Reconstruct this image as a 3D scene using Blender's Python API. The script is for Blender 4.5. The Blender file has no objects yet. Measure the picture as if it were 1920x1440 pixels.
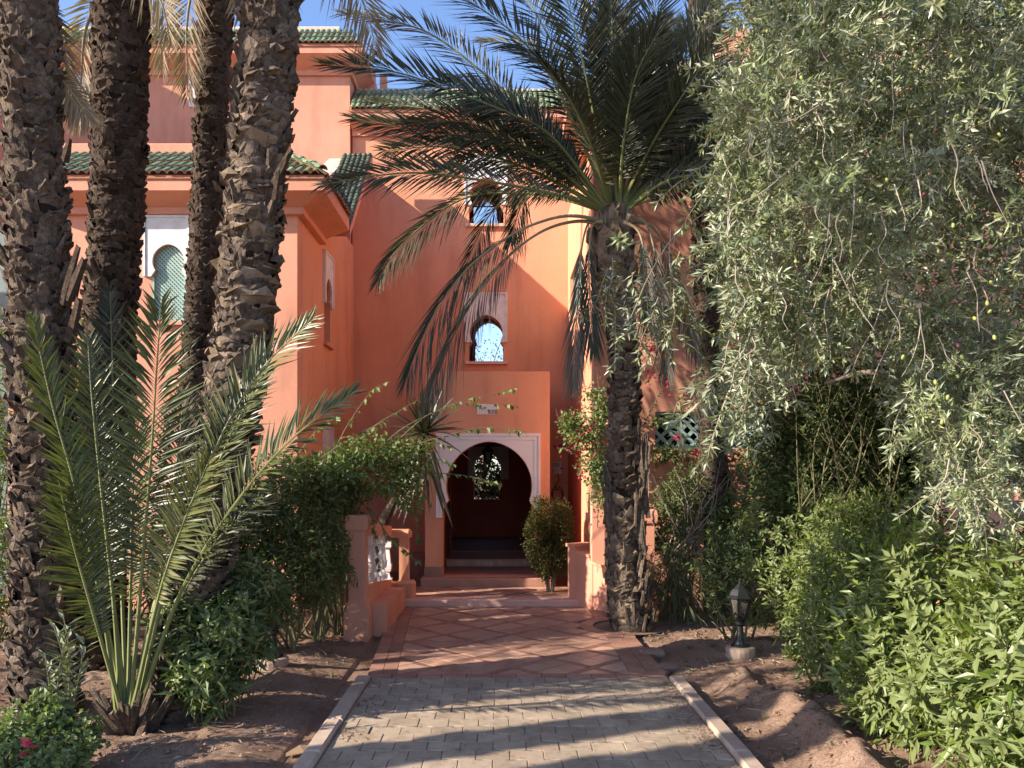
import bpy, bmesh, math, random
import numpy as np
from mathutils import Vector, Matrix
from mathutils.geometry import tessellate_polygon

random.seed(7)
RNG = np.random.default_rng(11)
SC = bpy.context.scene
COL = SC.collection
R = math.radians

# ------------------------------------------------------------------ camera, sky, sun, exposure
EYE = 1.65
FPX, VX, VY = 1450.0, 940.0, 890.0
cam_d = bpy.data.cameras.new("camera")
cam = bpy.data.objects.new("camera", cam_d)
COL.objects.link(cam)
cam.location = (0, 0, EYE)
cam.rotation_euler = (R(90), 0, 0)
cam_d.sensor_width = 36.0
cam_d.lens = 36.0 * FPX / 1920.0
cam_d.shift_x = (960 - VX) / 1920.0
cam_d.shift_y = (VY - 720) / 1920.0
cam_d.clip_start = 0.05
cam_d.clip_end = 2000
SC.camera = cam

SUN_FROM = Vector((-2.55, -1.0, 1.33)).normalized()
SUN_ELEV = math.asin(SUN_FROM.z)
world = bpy.data.worlds.new("World")
SC.world = world
world.use_nodes = True
wn = world.node_tree
wn.nodes.clear()
w_out = wn.nodes.new("ShaderNodeOutputWorld")
w_bg = wn.nodes.new("ShaderNodeBackground")
w_sky = wn.nodes.new("ShaderNodeTexSky")
w_sky.sky_type = 'NISHITA'
w_sky.sun_disc = False
w_sky.sun_elevation = SUN_ELEV
w_sky.sun_rotation = math.atan2(SUN_FROM.x, SUN_FROM.y)
w_sky.altitude = 400
w_sky.air_density = 1.0
w_sky.dust_density = 0.6
w_sky.ozone_density = 3.0
w_bg.inputs[1].default_value = 0.12
w_tint = wn.nodes.new("ShaderNodeMix"); w_tint.data_type = 'RGBA'; w_tint.blend_type = 'MULTIPLY'
w_tint.inputs[0].default_value = 1.0
w_tint.inputs[7].default_value = (0.98, 0.96, 1.03, 1)
wn.links.new(w_sky.outputs[0], w_tint.inputs[6])
wn.links.new(w_tint.outputs[2], w_bg.inputs[0])
wn.links.new(w_bg.outputs[0], w_out.inputs[0])

sun_d = bpy.data.lights.new("sun", 'SUN')
sun_d.energy = 4.0
sun_d.angle = R(0.53)
sun_d.color = (1.0, 0.91, 0.78)
sun = bpy.data.objects.new("sun", sun_d)
COL.objects.link(sun)
sun.location = (-10, -4, 12)
sun.rotation_euler = (-SUN_FROM).to_track_quat('-Z', 'Y').to_euler()

SC.view_settings.view_transform = 'Standard'
SC.view_settings.look = 'None'
SC.view_settings.exposure = 1.5
SC.view_settings.gamma = 1.0
SC.view_settings.use_curve_mapping = False
SC.render.engine = 'CYCLES'
SC.cycles.max_bounces = 8
SC.cycles.diffuse_bounces = 6
SC.cycles.transmission_bounces = 4
SC.cycles.transparent_max_bounces = 8
SC.cycles.use_denoising = True

# ------------------------------------------------------------------ helpers
def at(px, py, d):
    """a point of the place seen at photo pixel px,py at distance d"""
    return Vector(((px - VX) / FPX * d, d, EYE - (py - VY) / FPX * d))

def on_ground(px, py, z=0.0):
    d = FPX * (EYE - z) / (py - VY)
    return Vector(((px - VX) / FPX * d, d, z))

def thing(name, label, cat, loc=(0, 0, 0), group=None, rz=0.0):
    o = bpy.data.objects.new(name, None)
    o.empty_display_size = 0.2
    COL.objects.link(o)
    o.location = loc
    o.rotation_euler = (0, 0, rz)
    o['label'] = label
    o['category'] = cat
    if group:
        o['group'] = group
    return o

def tag(o, label, cat, group=None, kind=None):
    o['label'] = label
    if cat:
        o['category'] = cat
    if group:
        o['group'] = group
    if kind:
        o['kind'] = kind
    return o

def place(name, me, parent=None, kind=None, label=None, world_coords=True, M=None):
    o = bpy.data.objects.new(name, me)
    COL.objects.link(o)
    if parent is not None:
        o.parent = parent
        if world_coords:
            # mesh is written in world coordinates; undo the parent chain's translation
            t = Vector((0, 0, 0))
            p = parent
            while p is not None:
                t += p.location if p.type == 'EMPTY' else Vector((0, 0, 0))
                p = p.parent
            root = parent
            if parent.type == 'EMPTY':
                o.matrix_parent_inverse = Matrix.Translation(-t)
    if M is not None:
        o.matrix_basis = M
    if kind:
        o['kind'] = kind
    if label:
        o['label'] = label
    return o

def mesh_np(name, V, F, mats=None, mi=None, smooth=False):
    """V (n,3), F list of arrays of faces (m,k)"""
    me = bpy.data.meshes.new(name)
    V = np.asarray(V, dtype=np.float32)
    if not isinstance(F, (list, tuple)):
        F = [F]
    F = [np.asarray(f, dtype=np.int32) for f in F if len(f)]
    nl = sum(f.size for f in F)
    nf = sum(len(f) for f in F)
    me.vertices.add(len(V))
    me.vertices.foreach_set("co", V.ravel())
    me.loops.add(nl)
    me.loops.foreach_set("vertex_index", np.concatenate([f.ravel() for f in F]))
    me.polygons.add(nf)
    starts = np.zeros(nf, dtype=np.int32)
    k = 0
    s = 0
    for f in F:
        n, w = f.shape
        starts[k:k + n] = s + np.arange(n) * w
        k += n
        s += n * w
    me.polygons.foreach_set("loop_start", starts)
    for m in (mats or []):
        me.materials.append(m)
    if mi is not None:
        me.polygons.foreach_set("material_index", np.asarray(mi, dtype=np.int32))
    me.polygons.foreach_set("use_smooth", np.full(nf, bool(smooth)))
    me.update(calc_edges=True)
    return me

class Geo:
    """collects triangles / quads from numpy blocks with a material slot each"""
    def __init__(self):
        self.V = []; self.T = []; self.Q = []; self.TM = []; self.QM = []; self.n = 0
    def add(self, V, T=None, Q=None, m=0):
        V = np.asarray(V, dtype=np.float32).reshape(-1, 3)
        self.V.append(V)
        if T is not None and len(T):
            T = np.asarray(T, dtype=np.int32)
            self.T.append(T + self.n); self.TM.append(np.full(len(T), m))
        if Q is not None and len(Q):
            Q = np.asarray(Q, dtype=np.int32)
            self.Q.append(Q + self.n); self.QM.append(np.full(len(Q), m))
        self.n += len(V)
        return self
    def mesh(self, name, mats, smooth=False):
        F = []; mi = []
        if self.T:
            F.append(np.concatenate(self.T)); mi.append(np.concatenate(self.TM))
        if self.Q:
            F.append(np.concatenate(self.Q)); mi.append(np.concatenate(self.QM))
        return mesh_np(name, np.concatenate(self.V), F, mats, np.concatenate(mi), smooth)
    # ---- shapes
    def box(self, x0, x1, y0, y1, z0, z1, m=0, bev=0.0):
        if bev > 0:
            return self.bbox(x0, x1, y0, y1, z0, z1, m, bev)
        V = [(x0, y0, z0), (x1, y0, z0), (x1, y1, z0), (x0, y1, z0), (x0, y0, z1), (x1, y0, z1), (x1, y1, z1), (x0, y1, z1)]
        Q = [(0, 3, 2, 1), (4, 5, 6, 7), (0, 1, 5, 4), (1, 2, 6, 5), (2, 3, 7, 6), (3, 0, 4, 7)]
        return self.add(V, Q=Q, m=m)
    def bbox(self, x0, x1, y0, y1, z0, z1, m=0, b=0.01):
        """box with chamfered vertical and top edges"""
        def ring(i, z):
            return [(x0 + i, y0 + b + 0, z), (x0 + b, y0 + i, z), (x1 - b, y0 + i, z), (x1 - i, y0 + b, z), (x1 - i, y1 - b, z), (x1 - b, y1 - i, z), (x0 + b, y1 - i, z), (x0 + i, y1 - b, z)]
        V = ring(0, z0) + ring(0, z1 - b) + ring(b * 0.9, z1)
        Q = []
        for r in range(2):
            for k in range(8):
                a = r * 8 + k; c = r * 8 + (k + 1) % 8
                Q.append((a, c, c + 8, a + 8))
        T = [(16, 16 + k, 17 + k) for k in range(1, 7)] + [(0, k + 1, k) for k in range(1, 7)]
        return self.add(V, T=T, Q=Q, m=m)
    def tube(self, pts, radii, n=8, m=0, cap=True):
        P = np.asarray([tuple(p) for p in pts], dtype=float)
        if np.isscalar(radii):
            radii = [radii] * len(P)
        k = len(P)
        tan = np.gradient(P, axis=0)
        tan /= np.linalg.norm(tan, axis=1)[:, None] + 1e-9
        ref = np.array([0.0, 0, 1]) if abs(tan[0][2]) < 0.9 else np.array([1.0, 0, 0])
        V = []
        u = np.cross(tan[0], ref); u /= np.linalg.norm(u)
        ang = np.linspace(0, 2 * math.pi, n, endpoint=False)
        for i in range(k):
            u = u - tan[i] * np.dot(u, tan[i]); u /= np.linalg.norm(u) + 1e-9
            v = np.cross(tan[i], u)
            V.append(P[i] + radii[i] * (np.cos(ang)[:, None] * u + np.sin(ang)[:, None] * v))
        V = np.concatenate(V)
        Q = []
        for i in range(k - 1):
            for j in range(n):
                a = i * n + j; b = i * n + (j + 1) % n
                Q.append((a, b, b + n, a + n))
        T = []
        if cap:
            T += [(0, j + 1, j) for j in range(1, n - 1)]
            o = (k - 1) * n
            T += [(o, o + j, o + j + 1) for j in range(1, n - 1)]
        return self.add(V, T=T, Q=Q, m=m)
    def lathe(self, prof, n=16, c=(0, 0, 0), m=0, sx=1, sy=1, ph=0.0):
        V = []
        for r, z in prof:
            for j in range(n):
                a = ph + 2 * math.pi * j / n
                V.append((c[0] + r * math.cos(a) * sx, c[1] + r * math.sin(a) * sy, c[2] + z))
        Q = []
        for i in range(len(prof) - 1):
            for j in range(n):
                a = i * n + j; b = i * n + (j + 1) % n
                Q.append((a, b, b + n, a + n))
        T = [(0, j + 1, j) for j in range(1, n - 1)]
        o = (len(prof) - 1) * n
        T += [(o, o + j, o + j + 1) for j in range(1, n - 1)]
        return self.add(V, T=T, Q=Q, m=m)
    def plate(self, outer, holes, fn, w0, w1, m=0, mr=None):
        """polygon with holes, extruded from depth w0 (front) to w1; fn maps (u, v, w) to the world"""
        loops = [[Vector((p[0], p[1], 0)) for p in l] for l in [outer] + list(holes)]
        tris = tessellate_polygon(loops)
        flat = [p for l in loops for p in l]
        n = len(flat)
        V = [fn(p.x, p.y, w0) for p in flat] + [fn(p.x, p.y, w1) for p in flat]
        T = []
        for t in tris:
            T.append(t); T.append((t[0] + n, t[2] + n, t[1] + n))
        self.add(V, T=T, m=m)
        base = self.n - 2 * n
        o = 0
        Q = []
        for l in loops:
            k = len(l)
            for i in range(k):
                a = o + i; b = o + (i + 1) % k
                Q.append((a, b, b + n, a + n))
            o += k
        self.Q.append(np.asarray(Q, dtype=np.int32) + base)
        self.QM.append(np.full(len(Q), m if mr is None else mr))
        return self

def fix_normals(me):
    bm = bmesh.new(); bm.from_mesh(me)
    bmesh.ops.recalc_face_normals(bm, faces=bm.faces)
    bm.to_mesh(me); bm.free()
    return me

def norm(a):
    return a / (np.linalg.norm(a, axis=-1, keepdims=True) + 1e-9)

def leaves(geo, P, D, N, L, W, fold=0.25, droop=0.15, mid=0.42, m=0):
    """one folded four-triangle leaf for each row"""
    P = np.asarray(P, float); D = norm(np.asarray(D, float)); N = np.asarray(N, float)
    n = len(P)
    if n == 0:
        return geo
    L = np.broadcast_to(np.asarray(L, float), (n,))[:, None]
    W = np.broadcast_to(np.asarray(W, float), (n,))[:, None]
    S = norm(np.cross(D, N)); N = norm(np.cross(S, D))
    g = np.array([0, 0, -1.0])
    midp = P + D * L * mid + g * (droop * 0.25) * L
    left = midp + S * W * 0.5 + N * fold * W
    right = midp - S * W * 0.5 + N * fold * W
    tip = P + D * L + g * droop * L
    V = np.stack([P, left, midp, right, tip], axis=1).reshape(-1, 3)
    b = (np.arange(n) * 5)[:, None]
    T = np.concatenate([b + np.array([[0, 2, 1]]), b + np.array([[0, 3, 2]]), b + np.array([[1, 2, 4]]), b + np.array([[2, 3, 4]])])
    return geo.add(V, T=T, m=m)

def rand_dirs(n, rng=RNG):
    v = rng.normal(size=(n, 3))
    return norm(v)

def smooth_path(pts, k):
    """Catmull-Rom through the points, k samples"""
    P = np.asarray([tuple(p) for p in pts], float)
    P = np.vstack([2 * P[0] - P[1], P, 2 * P[-1] - P[-2]])
    n = len(P) - 3
    out = []
    for t in np.linspace(0, n - 1e-6, k):
        i = int(t); f = t - i
        p0, p1, p2, p3 = P[i:i + 4]
        out.append(0.5 * ((2 * p1) + (-p0 + p2) * f + (2 * p0 - 5 * p1 + 4 * p2 - p3) * f * f + (-p0 + 3 * p1 - 3 * p2 + p3) * f ** 3))
    return np.array(out)

# ------------------------------------------------------------------ materials
def new_mat(name):
    m = bpy.data.materials.new(name)
    m.use_nodes = True
    nt = m.node_tree
    b = nt.nodes["Principled BSDF"]
    return m, nt, b

def noise(nt, scale, detail=4, rough=0.55, co=None, dim='3D'):
    n = nt.nodes.new("ShaderNodeTexNoise")
    n.inputs["Scale"].default_value = scale
    n.inputs["Detail"].default_value = detail
    n.inputs["Roughness"].default_value = rough
    if co is not None:
        nt.links.new(co, n.inputs["Vector"])
    return n

def ramp(nt, src, stops):
    r = nt.nodes.new("ShaderNodeValToRGB")
    e = r.color_ramp.elements
    while len(e) < len(stops):
        e.new(0.5)
    for el, (p, c) in zip(e, stops):
        el.position = p
        el.color = (*c, 1)
    nt.links.new(src, r.inputs[0])
    return r

def mixc(nt, fac, a, b, typ='MIX'):
    n = nt.nodes.new("ShaderNodeMix")
    n.data_type = 'RGBA'
    n.blend_type = typ
    for s, v in ((n.inputs[0], fac), (n.inputs[6], a), (n.inputs[7], b)):
        if isinstance(v, (int, float)):
            s.default_value = v
        elif isinstance(v, tuple):
            s.default_value = (*v, 1)
        else:
            nt.links.new(v, s)
    return n.outputs[2]

def bump(nt, b, h, dist=0.01, strength=0.6, prev=None):
    n = nt.nodes.new("ShaderNodeBump")
    n.inputs["Strength"].default_value = strength
    n.inputs["Distance"].default_value = dist
    nt.links.new(h, n.inputs["Height"])
    if prev is not None:
        nt.links.new(prev, n.inputs["Normal"])
    nt.links.new(n.outputs[0], b.inputs["Normal"])
    return n.outputs[0]

def geo_pos(nt):
    return nt.nodes.new("ShaderNodeNewGeometry")

def surf(name, c1, c2, scale=3.0, rough=0.8, fine=60.0, bdist=0.004, bstr=0.5, c3=None, spec=0.3, isl=0.0, objr=0.0):
    """mottled solid surface: two colours by large noise, fine relief by bump"""
    m, nt, b = new_mat(name)
    g = geo_pos(nt)
    n1 = noise(nt, scale, 5, 0.6, g.outputs["Position"])
    st = [(0.3, c1), (0.7, c2)]
    if c3:
        st = [(0.25, c1), (0.5, c2), (0.75, c3)]
    col = ramp(nt, n1.outputs[0], st).outputs[0]
    if isl > 0 or objr > 0:
        if isl > 0:
            src = g.outputs["Random Per Island"]; amt = isl
        else:
            src = nt.nodes.new("ShaderNodeObjectInfo").outputs["Random"]; amt = objr
        r = ramp(nt, src, [(0.0, (1 - amt,) * 3), (1.0, (1 + amt,) * 3)])
        col = mixc(nt, 1.0, col, r.outputs[0], 'MULTIPLY')
    nt.links.new(col, b.inputs["Base Color"])
    b.inputs["Roughness"].default_value = rough
    b.inputs["Specular IOR Level"].default_value = spec
    n2 = noise(nt, fine, 4, 0.65, g.outputs["Position"])
    bump(nt, b, n2.outputs[0], bdist, bstr)
    return m

def leaf_mat(name, stops, back=None, rough=0.45, trans=0.25, spec=0.4, objr=True):
    """foliage: colour varies leaf by leaf, paler back, some light through the blade"""
    m, nt, b = new_mat(name)
    g = geo_pos(nt)
    src = g.outputs["Random Per Island"]
    if objr:
        oi = nt.nodes.new("ShaderNodeObjectInfo")
        add = nt.nodes.new("ShaderNodeMath"); add.operation = 'ADD'
        mul = nt.nodes.new("ShaderNodeMath"); mul.operation = 'MULTIPLY'; mul.inputs[1].default_value = 0.5
        nt.links.new(oi.outputs["Random"], add.inputs[0]); nt.links.new(src, add.inputs[1])
        nt.links.new(add.outputs[0], mul.inputs[0])
        src = mul.outputs[0]
    col = ramp(nt, src, stops).outputs[0]
    if back:
        col = mixc(nt, g.outputs["Backfacing"], col, back)
    nt.links.new(col, b.inputs["Base Color"])
    b.inputs["Roughness"].default_value = rough
    b.inputs["Specular IOR Level"].default_value = spec
    tr = nt.nodes.new("ShaderNodeBsdfTranslucent")
    tc = mixc(nt, 1.0, col, (1.25, 1.35, 0.55), 'MULTIPLY')
    nt.links.new(tc, tr.inputs[0])
    mx = nt.nodes.new("ShaderNodeMixShader")
    mx.inputs[0].default_value = trans
    out = nt.nodes["Material Output"]
    nt.links.new(b.outputs[0], mx.inputs[1]); nt.links.new(tr.outputs[0], mx.inputs[2])
    nt.links.new(mx.outputs[0], out.inputs[0])
    return m

def stucco(name, c1, c2, c3):
    """painted render: trowel blotches, faint rain streaks down the wall, sandy relief"""
    m, nt, b = new_mat(name)
    g = geo_pos(nt)
    pos = g.outputs["Position"]
    n1 = noise(nt, 0.9, 6, 0.62, pos)
    col = ramp(nt, n1.outputs[0], [(0.3, c1), (0.5, c2), (0.72, c3)]).outputs[0]
    mp = nt.nodes.new("ShaderNodeMapping"); mp.inputs["Scale"].default_value = (3.0, 3.0, 0.5)
    nt.links.new(pos, mp.inputs[0])
    n3 = noise(nt, 1.0, 5, 0.6, mp.outputs[0])
    st = ramp(nt, n3.outputs[0], [(0.36, (0.84, 0.81, 0.79)), (0.47, (0.97, 0.965, 0.96)), (0.62, (1.03, 1.02, 1.01))])
    col = mixc(nt, 0.75, col, st.outputs[0], 'MULTIPLY')
    n5 = noise(nt, 2.3, 8, 0.72, pos)
    ck = ramp(nt, n5.outputs[0], [(0.485, (1, 1, 1)), (0.5, (0.80, 0.76, 0.73)), (0.515, (1, 1, 1))])
    col = mixc(nt, 0.22, col, ck.outputs[0], 'MULTIPLY')
    nt.links.new(col, b.inputs["Base Color"])
    b.inputs["Roughness"].default_value = 0.88
    b.inputs["Specular IOR Level"].default_value = 0.2
    n2 = noise(nt, 95, 3, 0.6, pos)
    n4 = noise(nt, 4, 3, 0.5, pos)
    ma = nt.nodes.new("ShaderNodeMath"); ma.operation = 'MULTIPLY_ADD'; ma.inputs[1].default_value = 1.0
    nt.links.new(n4.outputs[0], ma.inputs[0]); nt.links.new(n2.outputs[0], ma.inputs[2])
    bump(nt, b, ma.outputs[0], 0.005, 0.45)
    return m

M = {}
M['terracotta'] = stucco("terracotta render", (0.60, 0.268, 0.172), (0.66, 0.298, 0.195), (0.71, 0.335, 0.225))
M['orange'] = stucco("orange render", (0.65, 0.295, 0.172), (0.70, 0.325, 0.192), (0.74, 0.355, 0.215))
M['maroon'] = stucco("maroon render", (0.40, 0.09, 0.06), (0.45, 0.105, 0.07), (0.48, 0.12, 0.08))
M['pale'] = surf("pale coping", (0.62, 0.42, 0.32), (0.72, 0.52, 0.40), 4, 0.85)
M['white'] = surf("white plaster", (0.72, 0.68, 0.66), (0.80, 0.77, 0.75), 2.5, 0.7, 50, 0.002, 0.3)
M['dirtywhite'] = surf("weathered white plaster", (0.62, 0.58, 0.55), (0.78, 0.75, 0.72), 9, 0.7, 50, 0.003, 0.4)
M['tile_green'] = surf("glazed green roof tile", (0.075, 0.125, 0.06), (0.135, 0.195, 0.10), 14, 0.5, 60, 0.003, 0.4, c3=(0.33, 0.37, 0.24), spec=0.3, objr=0.4)
M['tile_green2'] = surf("glazed green roof tiles far", (0.075, 0.125, 0.06), (0.135, 0.195, 0.10), 14, 0.5, 60, 0.003, 0.4, c3=(0.33, 0.37, 0.24), spec=0.3, isl=0.4)
M['tile_dark'] = surf("darker green roof tiles", (0.06, 0.08, 0.055), (0.10, 0.12, 0.08), 8, 0.75, 60, 0.004, 0.5, isl=0.4)
M['clay'] = surf("clay tile underside", (0.35, 0.14, 0.08), (0.48, 0.22, 0.13), 12, 0.85)
M['lattice'] = surf("pale green lattice", (0.30, 0.42, 0.35), (0.40, 0.52, 0.44), 6, 0.55, 80, 0.002, 0.3)
M['teal'] = surf("teal grey shutter paint", (0.13, 0.18, 0.17), (0.17, 0.22, 0.21), 5, 0.5, 80, 0.002, 0.3)
M['teal_light'] = surf("pale teal paint", (0.28, 0.45, 0.40), (0.34, 0.52, 0.46), 5, 0.6)
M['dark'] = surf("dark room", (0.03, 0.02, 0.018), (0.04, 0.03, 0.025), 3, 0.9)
M['soil'] = None
M['sign'] = surf("white sign plate", (0.70, 0.62, 0.56), (0.78, 0.70, 0.64), 12, 0.6)
M['ink'] = surf("dark red brush paint", (0.07, 0.015, 0.012), (0.09, 0.02, 0.015), 20, 0.6)
M['metal_dark'] = surf("black painted cast metal", (0.006, 0.007, 0.007), (0.013, 0.014, 0.013), 25, 0.5, 120, 0.002, 0.4, spec=0.5)
M['concrete'] = surf("sandy concrete", (0.33, 0.23, 0.17), (0.42, 0.30, 0.22), 9, 0.9, 70, 0.006, 0.7)
M['kerb'] = surf("pink grey kerb stone", (0.38, 0.27, 0.20), (0.48, 0.36, 0.275), 6, 0.9, 80, 0.006, 0.6, objr=0.12)
M['stepstone'] = surf("pale pink step", (0.58, 0.34, 0.27), (0.66, 0.41, 0.33), 5, 0.7, 60, 0.003, 0.4)
M['rock'] = surf("brown rock", (0.22, 0.13, 0.095), (0.36, 0.23, 0.17), 7, 0.95, 40, 0.015, 0.8)
def paver_mat():
    m, nt, b = new_mat("grey brown paver")
    g = geo_pos(nt); pos = g.outputs["Position"]
    oi = nt.nodes.new("ShaderNodeObjectInfo")
    n1 = noise(nt, 3.2, 5, 0.6, pos)
    col = ramp(nt, n1.outputs[0], [(0.3, (0.335, 0.257, 0.183)), (0.7, (0.445, 0.346, 0.25))]).outputs[0]
    r = ramp(nt, oi.outputs["Random"], [(0.0, (0.86,) * 3), (1.0, (1.1,) * 3)])
    col = mixc(nt, 1.0, col, r.outputs[0], 'MULTIPLY')
    n2 = noise(nt, 9, 6, 0.75, pos)
    st = ramp(nt, n2.outputs[0], [(0.36, (0.62, 0.58, 0.55)), (0.5, (0.97, 0.96, 0.95)), (0.7, (1.06, 1.05, 1.03))])
    col = mixc(nt, 0.7, col, st.outputs[0], 'MULTIPLY')
    n3 = noise(nt, 1.7, 5, 0.7, pos)
    sand = ramp(nt, n3.outputs[0], [(0.56, (0, 0, 0)), (0.72, (0.6, 0.6, 0.6))])
    col = mixc(nt, sand.outputs[0], col, (0.36, 0.23, 0.155))
    nt.links.new(col, b.inputs["Base Color"])
    b.inputs["Roughness"].default_value = 0.9
    b.inputs["Specular IOR Level"].default_value = 0.2
    n4 = noise(nt, 110, 4, 0.7, pos)
    bump(nt, b, n4.outputs[0], 0.006, 0.8)
    return m
M['paver'] = paver_mat()
M['crease'] = surf("dark sandy crease", (0.12, 0.085, 0.065), (0.16, 0.12, 0.09), 15, 0.95)
M['joint'] = surf("sandy joint", (0.22, 0.155, 0.115), (0.30, 0.22, 0.165), 15, 0.95, 90, 0.006, 0.7)
M['tile_beige'] = surf("worn beige floor tile", (0.36, 0.20, 0.135), (0.47, 0.285, 0.20), 4.5, 0.33, 90, 0.002, 0.4, c3=(0.40, 0.205, 0.13), objr=0.22)
M['tile_red'] = surf("worn dark red floor tile", (0.26, 0.13, 0.092), (0.35, 0.185, 0.135), 6, 0.5, 90, 0.002, 0.4, objr=0.22)
M['tile_brick'] = surf("brick floor tile", (0.28, 0.14, 0.095), (0.38, 0.205, 0.145), 6, 0.55, 90, 0.002, 0.4, objr=0.2)
M['bark'] = surf("palm bark", (0.075, 0.053, 0.039), (0.15, 0.11, 0.082), 26, 0.95, 90, 0.02, 1.0, c3=(0.25, 0.19, 0.14), isl=0.35, spec=0.1)
M['bark_dark'] = surf("dark palm bark", (0.05, 0.034, 0.025), (0.09, 0.063, 0.046), 26, 0.95, 90, 0.02, 1.0, c3=(0.15, 0.108, 0.078), isl=0.35, spec=0.1)
M['bark_tan'] = surf("tan leaf base", (0.15, 0.108, 0.072), (0.26, 0.19, 0.13), 10, 0.9, 70, 0.01, 0.8, isl=0.35, spec=0.1)
M['fibre'] = surf("dark palm fibre", (0.022, 0.014, 0.010), (0.045, 0.03, 0.022), 18, 1.0, 120, 0.01, 0.9, spec=0.05)
M['wood'] = surf("olive wood", (0.17, 0.13, 0.10), (0.28, 0.22, 0.165), 8, 0.95, 60, 0.01, 0.9, spec=0.1)
M['twig'] = surf("pale dry twig", (0.30, 0.24, 0.18), (0.42, 0.35, 0.27), 14, 0.9, 90, 0.002, 0.4, spec=0.1)
M['stem'] = surf("green brown stem", (0.11, 0.10, 0.05), (0.18, 0.16, 0.08), 14, 0.8, 90, 0.002, 0.4)
M['rachis'] = surf("palm rachis", (0.13, 0.15, 0.05), (0.21, 0.21, 0.075), 3, 0.5, 60, 0.002, 0.3)
M['rachis_dry'] = surf("dry palm rachis", (0.28, 0.21, 0.12), (0.38, 0.30, 0.19), 5, 0.8)
M['palm_leaf'] = leaf_mat("date palm leaflet", [(0.0, (0.034, 0.040, 0.021)), (0.5, (0.058, 0.062, 0.032)), (0.8, (0.095, 0.088, 0.045)), (1.0, (0.24, 0.175, 0.095))], None, 0.42, 0.15, 0.5)
M['palm_young'] = leaf_mat("young palm leaflet", [(0.0, (0.048, 0.06, 0.022)), (0.5, (0.078, 0.092, 0.03)), (0.9, (0.15, 0.15, 0.045)), (1.0, (0.28, 0.21, 0.08))], None, 0.4, 0.22, 0.5)
M['palm_dry'] = leaf_mat("dry palm leaflet", [(0.0, (0.22, 0.155, 0.09)), (0.5, (0.33, 0.25, 0.155)), (1.0, (0.44, 0.36, 0.24))], None, 0.7, 0.2, 0.2)
M['palm_grey'] = leaf_mat("withered grey palm leaflet", [(0.0, (0.10, 0.085, 0.07)), (0.5, (0.17, 0.145, 0.115)), (1.0, (0.26, 0.22, 0.17))], None, 0.8, 0.1, 0.15)
M['olive_leaf'] = leaf_mat("olive leaf", [(0.0, (0.07, 0.092, 0.032)), (0.4, (0.15, 0.18, 0.068)), (0.85, (0.30, 0.315, 0.145)), (0.98, (0.36, 0.35, 0.17)), (1.0, (0.42, 0.23, 0.06))], (0.29, 0.31, 0.19), 0.38, 0.10, 0.55)
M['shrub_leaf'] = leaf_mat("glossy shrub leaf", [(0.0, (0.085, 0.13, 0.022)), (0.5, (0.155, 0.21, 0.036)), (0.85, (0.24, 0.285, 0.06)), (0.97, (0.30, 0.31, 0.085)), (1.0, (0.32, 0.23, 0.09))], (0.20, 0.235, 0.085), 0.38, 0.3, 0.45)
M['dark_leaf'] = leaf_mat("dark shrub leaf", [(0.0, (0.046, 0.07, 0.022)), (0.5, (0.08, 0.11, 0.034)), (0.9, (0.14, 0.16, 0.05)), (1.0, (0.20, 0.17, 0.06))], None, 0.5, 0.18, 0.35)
M['vine_leaf'] = leaf_mat("climber leaf", [(0.0, (0.08, 0.12, 0.035)), (0.5, (0.14, 0.19, 0.06)), (1.0, (0.25, 0.29, 0.11))], None, 0.45, 0.3, 0.4)
M['clip_leaf'] = leaf_mat("clipped bush leaf", [(0.0, (0.045, 0.046, 0.012)), (0.5, (0.07, 0.068, 0.017)), (1.0, (0.11, 0.095, 0.024))], None, 0.55, 0.2, 0.3)
M['yucca_leaf'] = leaf_mat("sword leaf", [(0.0, (0.03, 0.036, 0.015)), (0.6, (0.05, 0.055, 0.023)), (1.0, (0.14, 0.10, 0.045))], None, 0.45, 0.12, 0.45)
M['grass_leaf'] = leaf_mat("grassy leaf", [(0.0, (0.06, 0.07, 0.035)), (0.6, (0.10, 0.115, 0.055)), (1.0, (0.22, 0.18, 0.10))], None, 0.6, 0.2, 0.3)
M['flower'] = leaf_mat("magenta bract", [(0.0, (0.42, 0.02, 0.09)), (0.6, (0.55, 0.04, 0.12)), (1.0, (0.62, 0.12, 0.16))], None, 0.6, 0.35, 0.2)
M['litter'] = leaf_mat("dry leaf litter", [(0.0, (0.14, 0.085, 0.05)), (0.6, (0.24, 0.155, 0.095)), (1.0, (0.36, 0.26, 0.17))], None, 0.85, 0.05, 0.1, objr=False)
M['olive_fruit'] = surf("green olive fruit", (0.26, 0.28, 0.06), (0.34, 0.34, 0.09), 30, 0.4)
M['olive_ripe'] = surf("ripe olive fruit", (0.06, 0.02, 0.03), (0.14, 0.03, 0.04), 30, 0.4)
M['box_grey'] = surf("pale grey plastic", (0.52, 0.50, 0.46), (0.58, 0.56, 0.52), 12, 0.5)
M['cable'] = surf("dark cable", (0.05, 0.03, 0.025), (0.08, 0.045, 0.035), 12, 0.6)

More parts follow.
